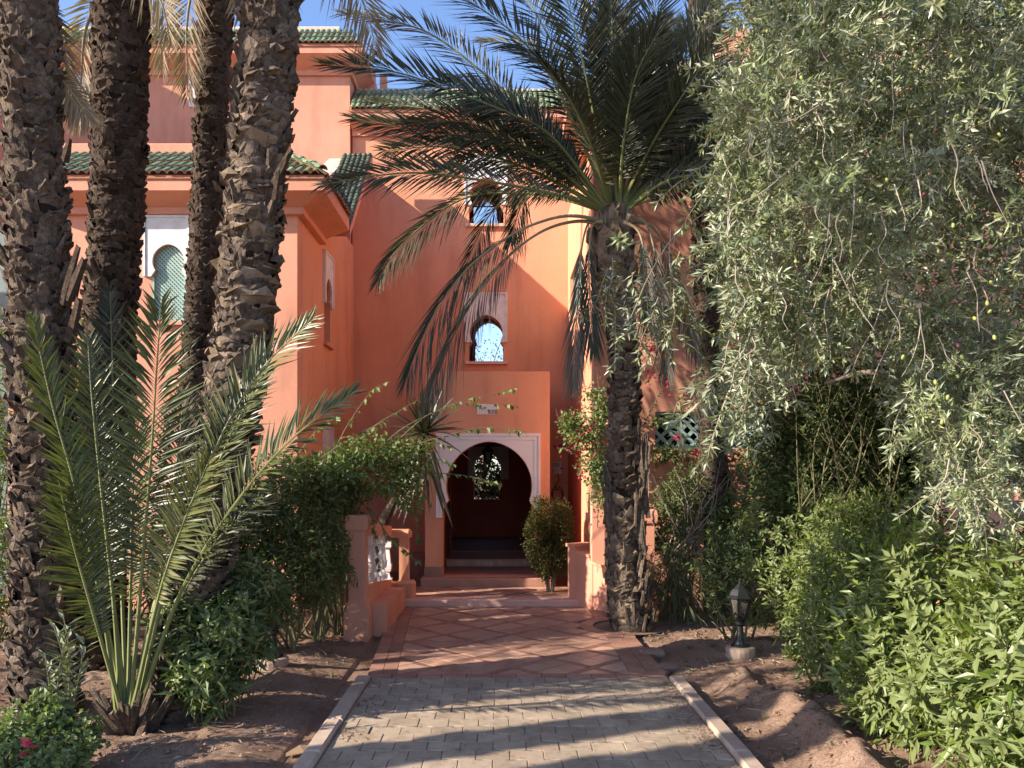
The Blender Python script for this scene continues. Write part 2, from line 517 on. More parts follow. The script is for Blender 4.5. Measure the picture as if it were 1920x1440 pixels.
def soil_mat():
    m, nt, b = new_mat("red garden soil")
    g = geo_pos(nt); pos = g.outputs["Position"]
    n1 = noise(nt, 1.3, 6, 0.65, pos)
    col = ramp(nt, n1.outputs[0], [(0.28, (0.29, 0.18, 0.125)), (0.5, (0.43, 0.275, 0.195)), (0.72, (0.55, 0.375, 0.275))]).outputs[0]
    n2 = noise(nt, 38, 4, 0.7, pos)
    c2 = ramp(nt, n2.outputs[0], [(0.35, (0.72, 0.70, 0.68)), (0.6, (1.08, 1.06, 1.05))])
    col = mixc(nt, 0.85, col, c2.outputs[0], 'MULTIPLY')
    nt.links.new(col, b.inputs["Base Color"])
    b.inputs["Roughness"].default_value = 0.97
    b.inputs["Specular IOR Level"].default_value = 0.1
    p1 = bump(nt, b, n2.outputs[0], 0.05, 1.0)
    n3 = noise(nt, 160, 3, 0.7, pos)
    bump(nt, b, n3.outputs[0], 0.014, 1.0, p1)
    return m
M['soil'] = soil_mat()

def glass_mat():
    m, nt, b = new_mat("dusty lantern glass")
    b.inputs["Base Color"].default_value = (0.20, 0.17, 0.13, 1)
    b.inputs["Roughness"].default_value = 0.25
    b.inputs["Transmission Weight"].default_value = 0.55
    b.inputs["IOR"].default_value = 1.2
    return m
M['glass'] = glass_mat()

# ------------------------------------------------------------------ ground
def vnoise(x, y, s, seed=0):
    """cheap smooth value noise"""
    x = np.asarray(x) / s; y = np.asarray(y) / s
    xi = np.floor(x).astype(int); yi = np.floor(y).astype(int)
    fx = x - xi; fy = y - yi
    fx = fx * fx * (3 - 2 * fx); fy = fy * fy * (3 - 2 * fy)
    def h(a, b):
        n = (a * 374761393 + b * 668265263 + seed * 974634777) & 0x7fffffff
        n = ((n ^ (n >> 13)) * 1274126177) & 0x7fffffff
        return ((n ^ (n >> 16)) & 0xffff) / 65535.0
    return (h(xi, yi) * (1 - fx) + h(xi + 1, yi) * fx) * (1 - fy) + (h(xi, yi + 1) * (1 - fx) + h(xi + 1, yi + 1) * fx) * fy

RIDGES = [  # furrow banks right of the path: polyline, height, half width
    ([(1.86, 6.1), (1.98, 5.55), (2.02, 5.05), (1.98, 4.55), (1.95, 4.0), (1.9, 3.0)], 0.15, 0.17),
    ([(2.75, 6.6), (2.62, 5.6), (2.6, 4.4), (2.6, 3.2)], 0.05, 0.25),
    ([(1.65, 7.6), (2.2, 7.45), (2.8, 7.4)], 0.05, 0.2),
    ([(-1.7, 7.2), (-1.75, 6.2), (-1.6, 5.2), (-1.45, 4.4)], 0.05, 0.25),
    ([(-2.1, 4.75), (-2.7, 4.7), (-3.3, 4.6)], 0.06, 0.25),
]

def ground_z(x, y):
    x = np.asarray(x, float); y = np.asarray(y, float)
    z = (vnoise(x, y, 1.4, 1) - 0.5) * 0.09 + (vnoise(x, y, 0.45, 2) - 0.5) * 0.045 + (vnoise(x, y, 0.16, 3) - 0.5) * 0.028 + (vnoise(x, y, 0.07, 4) - 0.5) * 0.020 + (vnoise(x, y, 0.035, 5) - 0.5) * 0.012
    for pts, h, w in RIDGES:
        d = np.full(x.shape, 1e9)
        for (ax, ay), (bx, by) in zip(pts[:-1], pts[1:]):
            vx, vy = bx - ax, by - ay
            t = np.clip(((x - ax) * vx + (y - ay) * vy) / (vx * vx + vy * vy), 0, 1)
            d = np.minimum(d, np.hypot(x - ax - t * vx, y - ay - t * vy))
        lump = 0.25 + 0.85 * vnoise(x, y, 0.33, 9) + 0.5 * vnoise(x, y, 0.12, 19)
        z = z + h * lump * np.exp(-(d / w) ** 2)
    # flattened under and beside the paving and under the building
    e = np.maximum(np.maximum(-1.30 - x, x - 1.46), 0)
    k = np.clip(e / 0.5, 0, 1) ** 0.8
    z = -0.045 + (z + 0.045) * k
    inside = (y > 9.6)
    z = np.where(inside, np.minimum(z, 0.0) * 0.3 - 0.03, z)
    z = np.where((x > -1.32) & (x < 1.47) & (y < 11.2), -0.06, z)
    far = np.clip((np.hypot(x, y - 6) - 12) / 20, 0, 1)
    return z * (1 - far) - 0.03 * far

def axis(lo, hi, step, far, n):
    a = np.arange(lo, hi + 1e-6, step)
    g = np.geomspace(step * 2, far, n)
    return np.concatenate([lo - np.cumsum(g)[::-1], a, hi + np.cumsum(g)])
gx = axis(-4.4, 4.0, 0.02, 90, 24)
gy = axis(3.6, 9.0, 0.02, 90, 24)
X, Y = np.meshgrid(gx, gy)
Z = ground_z(X, Y)
V = np.stack([X, Y, Z], -1).reshape(-1, 3)
nx = len(gx)
ii, jj = np.meshgrid(np.arange(nx - 1), np.arange(len(gy) - 1))
a = (jj * nx + ii).ravel()
Q = np.stack([a, a + 1, a + nx + 1, a + nx], -1)
ground = place("ground", mesh_np("ground", V, Q, [M['soil']], smooth=True))
ground['kind'] = 'structure'
def gz(x, y):
    return float(ground_z(np.array([x]), np.array([y]))[0])

# ------------------------------------------------------------------ paved path: interlocking pavers
PX0, PX1 = -1.05, 1.35
path = place("paved_path", Geo().box(PX0 - 0.1, PX1 + 0.1, -3, 6.28, -0.12, -0.011).mesh("paved_path", [M['joint']]))
path['kind'] = 'structure'

def paver_mesh(seed, half=0):
    rng = random.Random(seed)
    w, d, g, b = 0.2, 0.15, 0.0022, 0.0022
    ge = 0.0012
    x0, x1 = -w / 2 + g, w / 2 - g
    if half == 1: x0 = 0 + g
    if half == -1: x1 = 0 - g
    n = 6
    zig = lambda x: 0.009 * math.sin((x + 0.1) / 0.2 * 2 * math.pi * 1.0 + 0.7)
    xs = [x0 + (x1 - x0) * i / n for i in range(n + 1)]
    bot = [(x, -d / 2 + ge + zig(x)) for x in xs]
    top = [(x, d / 2 - ge + zig(x)) for x in reversed(xs)]
    ring = bot + top
    k = len(ring)
    cx = sum(p[0] for p in ring) / k; cy = sum(p[1] for p in ring) / k
    V = []
    for (s, z) in ((0, -0.05), (0, -b), (b, 0.0)):
        for x, y in ring:
            dx = (1 if x < cx else -1) * min(s, abs(x - cx)); dy = (1 if y < cy else -1) * s
            V.append((x + dx, y + dy, z))
    Q = []
    for r in range(2):
        for i in range(k):
            a = r * k + i; c = r * k + (i + 1) % k
            Q.append((a, c, c + k, a + k))
    o = 2 * k
    for i in range(n):
        Q.append((o + i, o + i + 1, o + k - 2 - i, o + k - 1 - i))
    return Geo().add(V, Q=Q).mesh("paver", [M['paver']])
pmesh = [paver_mesh(s) for s in range(4)]
phalf = {1: paver_mesh(8, 1), -1: paver_mesh(9, -1)}
rp = random.Random(3)
rowY = 6.28 - 0.075
row = 0
gp = Geo()
while rowY > -2.9:
    off = 0.1 if row % 2 else 0.0
    xs = []
    if off == 0:
        xs = [(PX0 + 0.1 + 0.2 * i, 0) for i in range(12)]
    else:
        xs = [(PX0, 1)] + [(PX0 + 0.2 + 0.2 * i, 0) for i in range(11)] + [(PX1, -1)]
    for x, h in xs:
        me = phalf[h] if h else pmesh[rp.randrange(4)]
        z = rp.uniform(-0.0015, 0.0015) - (0.006 if rp.random() < .05 else 0)
        tilt = (rp.uniform(-.008, .008), rp.uniform(-.008, .008), rp.uniform(-.007, .007))
        if rowY > 4.1:
            o = place("paver", me, path)
            o.location = (x, rowY, z); o.rotation_euler = tilt
        else:
            nv = len(me.vertices); co = np.empty(nv * 3, np.float32); me.vertices.foreach_get("co", co)
            co = co.reshape(-1, 3) + np.array([x, rowY, z])
            qs = np.array([list(p.vertices) for p in me.polygons], dtype=np.int32)
            gp.add(co, Q=qs)
    rowY -= 0.15
    row += 1
o = place("distant_paver", gp.mesh("distant_paver", [M['paver']]), path, kind='stuff')
o.name = "near_paving"

# kerb stones both sides
def kerb_run(x_in0, x_in1, side, y0, y1, step, rng):
    y = y0
    while y < y1 - 0.05:
        ye = min(y + step, y1)
        f0 = (y - y0) / (y1 - y0); f1 = (ye - y0) / (y1 - y0)
        xa = x_in0 + (x_in1 - x_in0) * f0; xb = x_in0 + (x_in1 - x_in0) * f1
        w = 0.11 * side; g = 0.004; h = 0.026 + rng.uniform(-.005, .005); b = 0.014
        def ring(i, z, ta=0):
            return [(xa + i * side, y + g + i, z), (xb + i * side, ye - g - i, z), (xb + w - i * side, ye - g - i, z), (xa + w - i * side, y + g + i, z)]
        V = ring(0, -0.15) + ring(0, h - b) + ring(b, h)
        V = [(v[0] + rng.uniform(-.003, .003), v[1], v[2] + rng.uniform(-.003, .003)) for v in V]
        Q = [(8, 9, 10, 11)]
        for r in range(2):
            for k in range(4):
                a = r * 4 + k; c = r * 4 + (k + 1) % 4
                Q.append((a, c, c + 4, a + 4))
        yield fix_normals(Geo().add(V, Q=Q).mesh("kerb_stone", [M['kerb']]))
        y = ye
kerb_l = thing("path_kerb", "low pinkish stone kerb along the side of the paved path nearer the young palm", "kerb", (-1.1, 4, 0))
for me in kerb_run(-1.06, -1.06, -1, -2.9, 6.26, 0.62, random.Random(4)):
    place("kerb_stone", me, kerb_l)
kerb_r = thing("path_kerb", "low pinkish stone kerb along the side of the paved path nearer the soil furrows", "kerb", (1.4, 4, 0))
for me in kerb_run(1.36, 1.36, 1, -2.9, 6.26, 0.62, random.Random(5)):
    place("kerb_stone", me, kerb_r)

# ------------------------------------------------------------------ tiled path
def xl(y):   # slanted edge of the tiled walk
    return -1.10 - 0.075 * (y - 6.3)
TX1 = 1.37
tpath = place("tiled_path", Geo().add([(xl(6.285) , 6.285, -0.016), (TX1, 6.285, -0.016), (TX1, 9.68, -0.016), (xl(9.68), 9.68, -0.016),
                                       (xl(6.285), 6.285, -0.14), (TX1, 6.285, -0.14), (TX1, 9.68, -0.14), (xl(9.68), 9.68, -0.14)],
                                      Q=[(0, 1, 2, 3), (0, 4, 5, 1), (1, 5, 6, 2), (2, 6, 7, 3), (3, 7, 4, 0)]).mesh("tiled_path", [M['joint']]))
tpath['kind'] = 'structure'
PIT_C, PIT_R = (1.40, 8.42), 0.40      # round planting pit that the palm stands in

def clip_poly(poly, inside, inter):
    out = []
    for i in range(len(poly)):
        a, b = poly[i - 1], poly[i]
        ia, ib = inside(a), inside(b)
        if ib:
            if not ia: out.append(inter(a, b))
            out.append(b)
        elif ia:
            out.append(inter(a, b))
    return out
def clip_half(poly, nx_, ny_, c):
    f = lambda p: nx_ * p[0] + ny_ * p[1] - c
    def inter(a, b):
        t = f(a) / (f(a) - f(b)); return (a[0] + (b[0] - a[0]) * t, a[1] + (b[1] - a[1]) * t)
    return clip_poly(poly, lambda p: f(p) <= 1e-9, inter)
def poly_area(p):
    return 0.5 * abs(sum(p[i - 1][0] * p[i][1] - p[i][0] * p[i - 1][1] for i in range(len(p))))
def inset(poly, g):
    c = (sum(p[0] for p in poly) / len(poly), sum(p[1] for p in poly) / len(poly))
    out = []
    for p in poly:
        dx, dy = c[0] - p[0], c[1] - p[1]; l = math.hypot(dx, dy) + 1e-9
        out.append((p[0] + dx / l * g, p[1] + dy / l * g))
    return out
rt = random.Random(12)
def floor_tile(poly, mat, z=0.0, parent=None, name="tile"):
    if len(poly) < 3 or poly_area(poly) < 0.0012:
        return
    a2 = sum(poly[i - 1][0] * poly[i][1] - poly[i][0] * poly[i - 1][1] for i in range(len(poly)))
    if a2 < 0: poly = poly[::-1]
    p0 = inset(poly, 0.004); p1 = inset(poly, 0.008)
    k = len(p0)
    zz = z + rt.uniform(-.0018, .0018); tx, ty = rt.uniform(-.006, .006), rt.uniform(-.006, .006)
    c = p0[0]
    V = [(x, y, z - 0.02) for x, y in p0] + [(x, y, zz - 0.002) for x, y in p0] + [(x, y, zz + tx * (x - c[0]) + ty * (y - c[1])) for x, y in p1]
    Q = [(r * k + i, r * k + (i + 1) % k, (r + 1) * k + (i + 1) % k, (r + 1) * k + i) for r in range(2) for i in range(k)]
    T = [(2 * k, 2 * k + i, 2 * k + i + 1) for i in range(1, k - 1)]
    place(name, Geo().add(V, T=T, Q=Q).mesh(name, [mat]), parent)

def in_pit(poly):
    cx = sum(p[0] for p in poly) / len(poly); cy = sum(p[1] for p in poly) / len(poly)
    return math.hypot(cx - PIT_C[0], cy - PIT_C[1])

YA, YB = 6.42, 9.60           # field of diamonds
BW = 0.16                     # border width
def field_clip(poly):
    poly = clip_half(poly, 0, -1, -YA)
    if poly: poly = clip_half(poly, 0, 1, YB)
    if poly: poly = clip_half(poly, 1, 0, TX1 - 0.30)
    # slanted edge: x >= xl(y)+0.2
    if poly: poly = clip_half(poly, -1, -0.075, -(-1.10 + 0.075 * 6.3 + 0.24))
    return poly
S = 0.68 / math.sqrt(2)       # side of the square cell turned by 45 degrees
W_ = 0.07
c45 = math.sqrt(0.5)
def rot(u, v):
    return (0.10 + (u - v) * c45, 7.25 + (u + v) * c45)
for i in range(-9, 10):
    for j in range(-9, 10):
        u0, v0 = i * S, j * S
        cells = []
        h = (S - W_) / 2
        for a in (0, 1):
            for b in (0, 1):
                cells.append(([(u0 + W_ + a * h, v0 + W_ + b * h), (u0 + W_ + (a + 1) * h, v0 + W_ + b * h), (u0 + W_ + (a + 1) * h, v0 + W_ + (b + 1) * h), (u0 + W_ + a * h, v0 + W_ + (b + 1) * h)], M['tile_beige']))
        for a in (0, 1):
            cells.append(([(u0 + W_ + a * h, v0), (u0 + W_ + (a + 1) * h, v0), (u0 + W_ + (a + 1) * h, v0 + W_), (u0 + W_ + a * h, v0 + W_)], M['tile_red']))
            cells.append(([(u0, v0 + W_ + a * h), (u0 + W_, v0 + W_ + a * h), (u0 + W_, v0 + W_ + (a + 1) * h), (u0, v0 + W_ + (a + 1) * h)], M['tile_red']))
        cells.append(([(u0, v0), (u0 + W_, v0), (u0 + W_, v0 + W_), (u0, v0 + W_)], M['tile_red']))
        for poly, mt in cells:
            pl = field_clip([rot(*p) for p in poly])
            if pl and in_pit(pl) > PIT_R + 0.14:
                floor_tile(pl, mt, 0.0, tpath, "floor_tile" if mt is M['tile_beige'] else "strip_tile")
# border bricks
y = 6.29
for i in range(12):
    x0 = xl(6.35) + 0.2045 * i; x1 = min(x0 + 0.2045, TX1)
    if x1 - x0 > 0.03:
        floor_tile([(x0, y), (x1, y), (x1, y + 0.125), (x0, y + 0.125)], M['tile_brick'], 0, tpath, "border_tile")
y = YA
while y < YB:
    ye = min(y + 0.2, YB)
    for k in range(2):
        w0, w1 = 0.12 * k, 0.12 * (k + 1)
        floor_tile([(xl(y) + w0, y), (xl(y) + w1, y), (xl(ye) + w1, ye), (xl(ye) + w0, ye)], M['tile_brick'] if k == 0 else M['tile_red'], 0, tpath, "border_tile")
    for k in range(2):
        w0, w1 = 0.15 * k, 0.15 * (k + 1)
        pl = [(TX1 - w1, y), (TX1 - w0, y), (TX1 - w0, ye), (TX1 - w1, ye)]
        if in_pit(pl) > PIT_R + 0.12:
            floor_tile(pl, M['tile_brick'], 0, tpath, "border_tile")
    y = ye
x = xl(9.64)
while x < TX1 - 0.02:
    xe = min(x + 0.2, TX1)
    floor_tile([(x, 9.60), (xe, 9.60), (xe, 9.675), (x, 9.675)], M['tile_red'], 0, tpath, "border_tile")
    x = xe
for k in range(11):      # ring of bricks round the planting pit
    a0 = R(90 + 180 * k / 11); a1 = R(90 + 180 * (k + 1) / 11)
    r0, r1 = PIT_R, PIT_R + 0.15
    pl = [(PIT_C[0] + r * math.cos(t), PIT_C[1] + r * math.sin(t)) for r, t in ((r0, a0), (r1, a0), (r1, a1), (r0, a1))]
    pl = clip_half(pl, 1, 0, TX1)
    if pl: floor_tile(pl, M['tile_brick'], 0.004, tpath, "border_tile")
pit = place("planting_soil", Geo().lathe([(PIT_R - 0.01, -0.014), (PIT_R - 0.03, -0.008), (0.05, 0.02)], 24, (PIT_C[0], PIT_C[1], 0)).mesh("planting_soil", [M['soil']]))
tag(pit, None or "round bed of soil cut into the tiles at the foot of the palm", None, kind='structure')

# ------------------------------------------------------------------ entrance steps
step = place("door_step", Geo().bbox(-1.34, 1.15, 9.685, 9.95, -0.05, 0.082, 0, 0.012).mesh("door_step", [M['stepstone']]))
step['kind'] = 'structure'
fl = place("forecourt_floor", Geo().box(-1.34, 1.15, 9.955, 11.02, -0.08, 0.062).mesh("forecourt_floor", [M['joint']]))
fl['kind'] = 'structure'
for i in range(-6, 8):
    for j in range(-6, 8):
        u0, v0 = i * 0.36, j * 0.36
        def rr(p): return (0.0 + (p[0] - p[1]) * c45, 10.45 + (p[0] + p[1]) * c45)
        for poly, mt in (([(u0 + .07, v0 + .07), (u0 + .36, v0 + .07), (u0 + .36, v0 + .36), (u0 + .07, v0 + .36)], M['tile_beige']),
                         ([(u0, v0), (u0 + .36, v0), (u0 + .36, v0 + .07), (u0, v0 + .07)], M['tile_red']), ([(u0, v0 + .07), (u0 + .07, v0 + .07), (u0 + .07, v0 + .36), (u0, v0 + .36)], M['tile_red'])):
            pl = clip_half([rr(p) for p in poly], 0, -1, -9.96)
            if pl: pl = clip_half(pl, 0, 1, 10.82)
            if pl: pl = clip_half(pl, 1, 0, 1.14)
            if pl: pl = clip_half(pl, -1, 0, 1.33)
            if pl: floor_tile(pl, mt, 0.08, fl, "floor_tile")

# ------------------------------------------------------------------ the villa
villa = thing("villa", "terracotta coloured villa with green tiled eaves, horseshoe windows and an arched entrance porch", "house", (0, 11, 0))
XW = -2.56      # side face of the block on the near-trunk side
YF = 9.70       # its front
XR = 1.155      # side face of the opposite block
YT = 13.40      # stair tower front
YU = 13.30      # upper storey front
fr = lambda u, v, w: (u, w, v)                 # front plate: u=x, v=z, w=y
sd = lambda u, v, w: (w, u, v)                 # side plate: u=y, v=z, w=x

def horseshoe(cx, zb, wb, r, zc, wn, point=0.06, n=22):
    """closed outline of a keyhole opening, from bottom left, clockwise seen from the front"""
    a = math.acos(max(-1, min(1, wn / r)))
    zn = zc - r * math.sin(a)
    pts = [(cx - wb, zb), (cx - wb, zn - abs(wb - wn) * 1.1 - 0.02)]
    for i in range(n + 1):
        t = math.pi + a - (math.pi + 2 * a) * i / n
        s = math.sin(t)
        pts.append((cx + r * math.cos(t), zc + r * s + point * r * max(0, (s - 0.75) / 0.25) ** 2))
    pts += [(cx + wb, zn - abs(wb - wn) * 1.1 - 0.02), (cx + wb, zb)]
    return pts

def panel_outline(x0, x1, zt, zb, hole):
    """plaster panel whose opening runs out through the lower edge"""
    inner = [p for p in hole if p[1] > zb]
    return [(x0, zb), (x0, zt), (x1, zt), (x1, zb)] + [(inner[-1][0], zb)] + inner[::-1] + [(inner[0][0], zb)]

def add_panel(parent, x0, x1, zt, zb, hole, fn, w, out, mat, name="plaster_panel", border=0.03, depth=0.03, lip=None):
    g = Geo()
    g.plate(panel_outline(x0, x1, zt, zb, hole), [], fn, w, w + out * depth, 0)
    b = border
    wo = w + out * depth; wi = wo + out * 0.012
    for (a0, a1, c0, c1) in ((x0, x1, zt - b, zt), (x0, x0 + b, zb, zt - b - .001), (x1 - b, x1, zb, zt - b - .001)):
        g.plate([(a0, c0), (a0, c1), (a1, c1), (a1, c0)], [], fn, wo - out * 0.002, wi, 0)
    return place(name, fix_normals(g.mesh(name, [mat])), parent)

# window definitions -------------------------------------------------------
W1 = horseshoe(-4.165, 3.57, 0.215, 0.20, 4.32, 0.165)          # latticed, front of the lower block
W2 = horseshoe(11.37, 3.57, 0.20, 0.19, 4.32, 0.155)             # on its side face
W3 = horseshoe(11.37, 1.00, 0.20, 0.19, 1.75, 0.155)
W4a = horseshoe(-7.04, 7.66, 0.20, 0.19, 8.15, 0.15)
W4b = horseshoe(-5.06, 7.66, 0.20, 0.19, 8.15, 0.15)
W5 = horseshoe(-0.262, 3.61, 0.300, 0.285, 4.11, 0.245)
W6 = horseshoe(-0.262, 5.99, 0.300, 0.285, 6.49, 0.245)
DOOR = horseshoe(-0.175, 0.20, 0.655, 0.612, 1.49, 0.575, 0.03, 30)

# --- lower block walls
g = Geo()
ztop = 4.95
g.plate([(-5.98, -0.3), (-5.98, ztop), (XW, ztop), (XW, -0.3)], [W1], fr, YF, YF + 0.28)
place("front_wall", fix_normals(g.mesh("front_wall", [M['terracotta']])), villa)
g = Geo()
g.plate([(YF + 0.281, -0.3), (YF + 0.281, ztop), (YT + 0.0, ztop), (YT, -0.3)], [W2, W3], sd, XW, XW - 0.28)
place("side_wall", fix_normals(g.mesh("side_wall", [M['orange']])), villa)
# dark rooms behind the openings
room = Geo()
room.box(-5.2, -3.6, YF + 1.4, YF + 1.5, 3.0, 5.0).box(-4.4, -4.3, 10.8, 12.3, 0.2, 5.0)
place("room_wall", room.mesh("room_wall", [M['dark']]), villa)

def cornice(prof, path, mat, name="cornice", caps=True):
    """profile of (outward, z) swept along a plan path of (x, y, outward dx, outward dy)"""
    g = Geo(); k = len(prof); V = []
    for (x, y, ox, oy) in path:
        for o_, z in prof:
            V.append((x + ox * o_, y + oy * o_, z))
    Q = []
    for i in range(len(path) - 1):
        for j in range(k):
            a = i * k + j; b = i * k + (j + 1) % k
            Q.append((a, b, b + k, a + k))
    T = []
    if caps:
        tr = tessellate_polygon([[Vector((p[0], p[1], 0)) for p in prof]])
        o2 = (len(path) - 1) * k
        T = [tuple(t) for t in tr] + [(o2 + t[0], o2 + t[2], o2 + t[1]) for t in tr]
    g.add(V, T=T, Q=Q)
    return place(name, fix_normals(g.mesh(name, [mat])), villa)

C1 = [(0.003, 4.90), (0.07, 4.90), (0.07, 4.98), (0.32, 5.10), (0.32, 5.25), (0.0, 5.25), (-0.2, 5.25), (-0.2, 4.951), (0.003, 4.951)]
cornice(C1, [(-5.98, YF, 0, -1), (XW, YF, 1.28, -1), (XW, 10.93, 1.28, 0)], M['terracotta'])

# --- skirt roof of barrel tiles
def barrel_tile(L=0.29, r0=0.056, r1=0.047, n=6, th=0.011):
    """half-round tile, long axis +y up the slope, convex up"""
    V = []; Q = []
    for (y, r) in ((0, r0), (L, r1)):
        for i in range(n + 1):
            a = math.pi * (0.08 + 0.84 * i / n)
            V.append((-r * math.cos(a), y, r * math.sin(a)))
        for i in range(n + 1):
            a = math.pi * (0.08 + 0.84 * i / n)
            V.append((-(r - th) * math.cos(a), y, (r - th) * math.sin(a)))
    k = n + 1
    for i in range(n):
        Q.append((i, i + 1, 2 * k + i + 1, 2 * k + i))
        Q.append((k + i + 1, k + i, 3 * k + i, 3 * k + i + 1))
        Q.append((i + 1, i, k + i, k + i + 1))
    mi = [0, 1, 1] * n
    return V, Q, mi
TV, TQ, TM = barrel_tile()
tile_me = mesh_np("roof_tile", TV, np.array(TQ), [M['tile_green'], M['clay']], TM, smooth=False)
TVa = np.array(TV)

def tile_matrix(p, up, out):
    y = Vector(up).normalized(); x = y.cross(Vector((0, 0, 1)))
    if x.length < 1e-3: x = Vector((1, 0, 0))
    x.normalize(); z = x.cross(y)
    m = Matrix((x, y, z)).transposed().to_4x4(); m.translation = Vector(p)
    return m
rr_ = random.Random(21)
def skirt(name, p0, p1, inward, run, slope, pitch, courses, individual, deck_mat=M['clay'], hip0=False, hip1=False):
    """a strip of tiled roof from eave point p0 to p1; inward = plan direction up the slope"""
    p0 = Vector(p0); p1 = Vector(p1); inw = Vector((inward[0], inward[1], 0)).normalized()
    up = Vector((inw.x, inw.y, slope)); lu = up.length; up = up.normalized()
    along = p1 - p0; ln = along.length; along.normalize()
    tot = run * lu
    exp_ = tot / courses
    q0 = p0 + up * tot + (along * run if hip0 else Vector()); q1 = p1 + up * tot - (along * run if hip1 else Vector())
    dn = Vector((0, 0, -0.04))
    g = Geo().add([p0, p1, q1, q0, p0 + dn, p1 + dn, q1 + dn, q0 + dn], Q=[(0, 1, 2, 3), (4, 7, 6, 5), (0, 4, 5, 1), (1, 5, 6, 2), (2, 6, 7, 3), (3, 7, 4, 0)])
    deck = place(name, fix_normals(g.mesh(name, [deck_mat])), villa)
    gs = Geo()
    n = int(ln / pitch)
    for i in range(n):
        for c in range(courses):
            s = exp_ * c - 0.02
            x = (i + 0.5) * pitch
            if hip1 and x > ln - (s / lu) - 0.02: continue
            if hip0 and x < (s / lu) + 0.02: continue
            p = p0 + along * (x + rr_.uniform(-.004, .004)) + up * (s + rr_.uniform(-.008, .008)) + Vector((0, 0, 0.012 + 0.004 * (c > 0)))
            mm = tile_matrix(p, up + Vector((0, 0, -0.05)), None)
            sc = exp_ / 0.25
            mm = mm @ Matrix.Diagonal((pitch / 0.108, sc, pitch / 0.108, 1))
            if individual:
                place("roof_tile", tile_me, deck, world_coords=False, M=mm)
            else:
                co = np.array([mm @ Vector(v) for v in TV]); gs.add(co, Q=[q for q, m in zip(TQ, TM) if m == 0], m=0); 
                gs.add(co, Q=[q for q, m in zip(TQ, TM) if m == 1], m=1)
    if not individual and gs.n:
        place("roof_tiling", gs.mesh("roof_tiling", [M['tile_green2'], M['clay']]), deck, kind='stuff', world_coords=False)
    return deck, q0, q1, up, tot

XE = XW + 0.41
d1, q0, q1, up, tot = skirt("eave_roof", (-5.98, 9.36, 5.275), (XE, 9.36, 5.275), (0, 1), 0.83, 0.70, 0.108, 4, True, hip1=True)
# hip ridge tiles
for k in range(5):
    a = Vector((XE - 0.01, 9.36, 5.29)); b = q1
    p = a.lerp(b, k / 5.0) + Vector((0, 0, 0.045))
    place("hip_tile", tile_me, d1, world_coords=False, M=tile_matrix(p, (b - a), None) @ Matrix.Diagonal((1.2, 1.0, 1.2, 1)))
# side skirt, seen only from elsewhere
d2, *_ = skirt("side_eave_roof", (XE, 9.36, 5.275), (XE, 10.93, 5.275), (-1, 0), 0.83, 0.70, 0.108, 4, False, hip0=True)
# parapet behind the front skirt
place("parapet", Geo().bbox(-5.98, -2.93, 10.19, 10.42, 4.96, 6.02, 0, 0.015).mesh("parapet", [M['terracotta']]), villa)
# raking parapet wall beside the terrace
rk = [(10.44, 4.96), (10.44, 5.60), (11.0, 5.62), (13.28, 7.02), (13.28, 4.96)]
g = Geo().plate(rk, [], sd, -2.93, -2.68)
place("raking_wall", fix_normals(g.mesh("raking_wall", [M['terracotta']])), villa)
cap = Geo()
for (ya, za), (yb, zb) in (((10.44, 5.60), (11.0, 5.62)), ((11.0, 5.62), (13.28, 7.02))):
    cap.plate([(ya, za + .003), (ya, za + .06), (yb, zb + .06), (yb, zb + .003)], [], sd, -2.95, -2.655)
place("coping", fix_normals(cap.mesh("coping", [M['pale']])), villa)
# lean-to roof in the corner beside the tower, in darker green tiles
g = Geo()
lx0, lx1 = -2.655, XE - 0.0
ly0, lz0, ly1, lz1 = 11.0, 5.16, 12.95, 7.02
g.plate([(ly0, lz0), (ly1, lz1), (ly1, lz1 - .12), (ly0, lz0 - .12)], [], sd, lx0, lx1)
lean = place("lean_to_roof", fix_normals(g.mesh("lean_to_roof", [M['terracotta']])), villa)
gs = Geo()
sl = Vector((0, ly1 - ly0, lz1 - lz0)); sll = sl.length; sl.normalize()
nrm = Vector((0, -sl.z, sl.y))
for i in range(6):
    for c in range(24):
        p = Vector((lx0 + 0.045 + i * 0.083, ly0, lz0)) + sl * (c * sll / 24.3 - 0.02) + nrm * 0.005
        mm = tile_matrix(p, sl + Vector((0, 0, -.04)), None) @ Matrix.Diagonal((0.72, 0.45, 0.72, 1))
        co = np.array([mm @ Vector(v) for v in TV]); gs.add(co, Q=TQ)
place("roof_tiling", gs.mesh("roof_tiling", [M['tile_dark']]), lean, kind='stuff', world_coords=False)
place("corner_wall", Geo().box(XW - 0.27, XW - 0.003, 10.94, YT - .004, 4.952, 5.6).mesh("corner_wall", [M['orange']]), villa)

# --- upper storey
ztu = 8.72
g = Geo()
g.plate([(-14, 4.5), (-14, ztu), (XW - 0.045, ztu), (XW - 0.045, 4.5)], [W4a, W4b], fr, YU, YU + 0.25)
place("upper_wall", fix_normals(g.mesh("upper_wall", [M['terracotta']])), villa)
g = Geo().box(XW - 0.29, XW - 0.046, YU + 0.251, 19, 4.5, ztu)
place("upper_side_wall", g.mesh("upper_side_wall", [M['terracotta']]), villa)
place("rear_wall", Geo().box(XW - 0.28, XW, YT + .28, 19, -0.3, 4.49).mesh("rear_wall", [M['terracotta']]), villa)
place("wall_band", Geo().box(-14, XW - 0.05, YU - 0.03, YU - 0.002, 6.85, 6.98).mesh("wall_band", [M['terracotta']]), villa)
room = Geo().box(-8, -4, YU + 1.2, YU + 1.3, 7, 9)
place("room_wall", room.mesh("room_wall", [M['dark']]), villa)
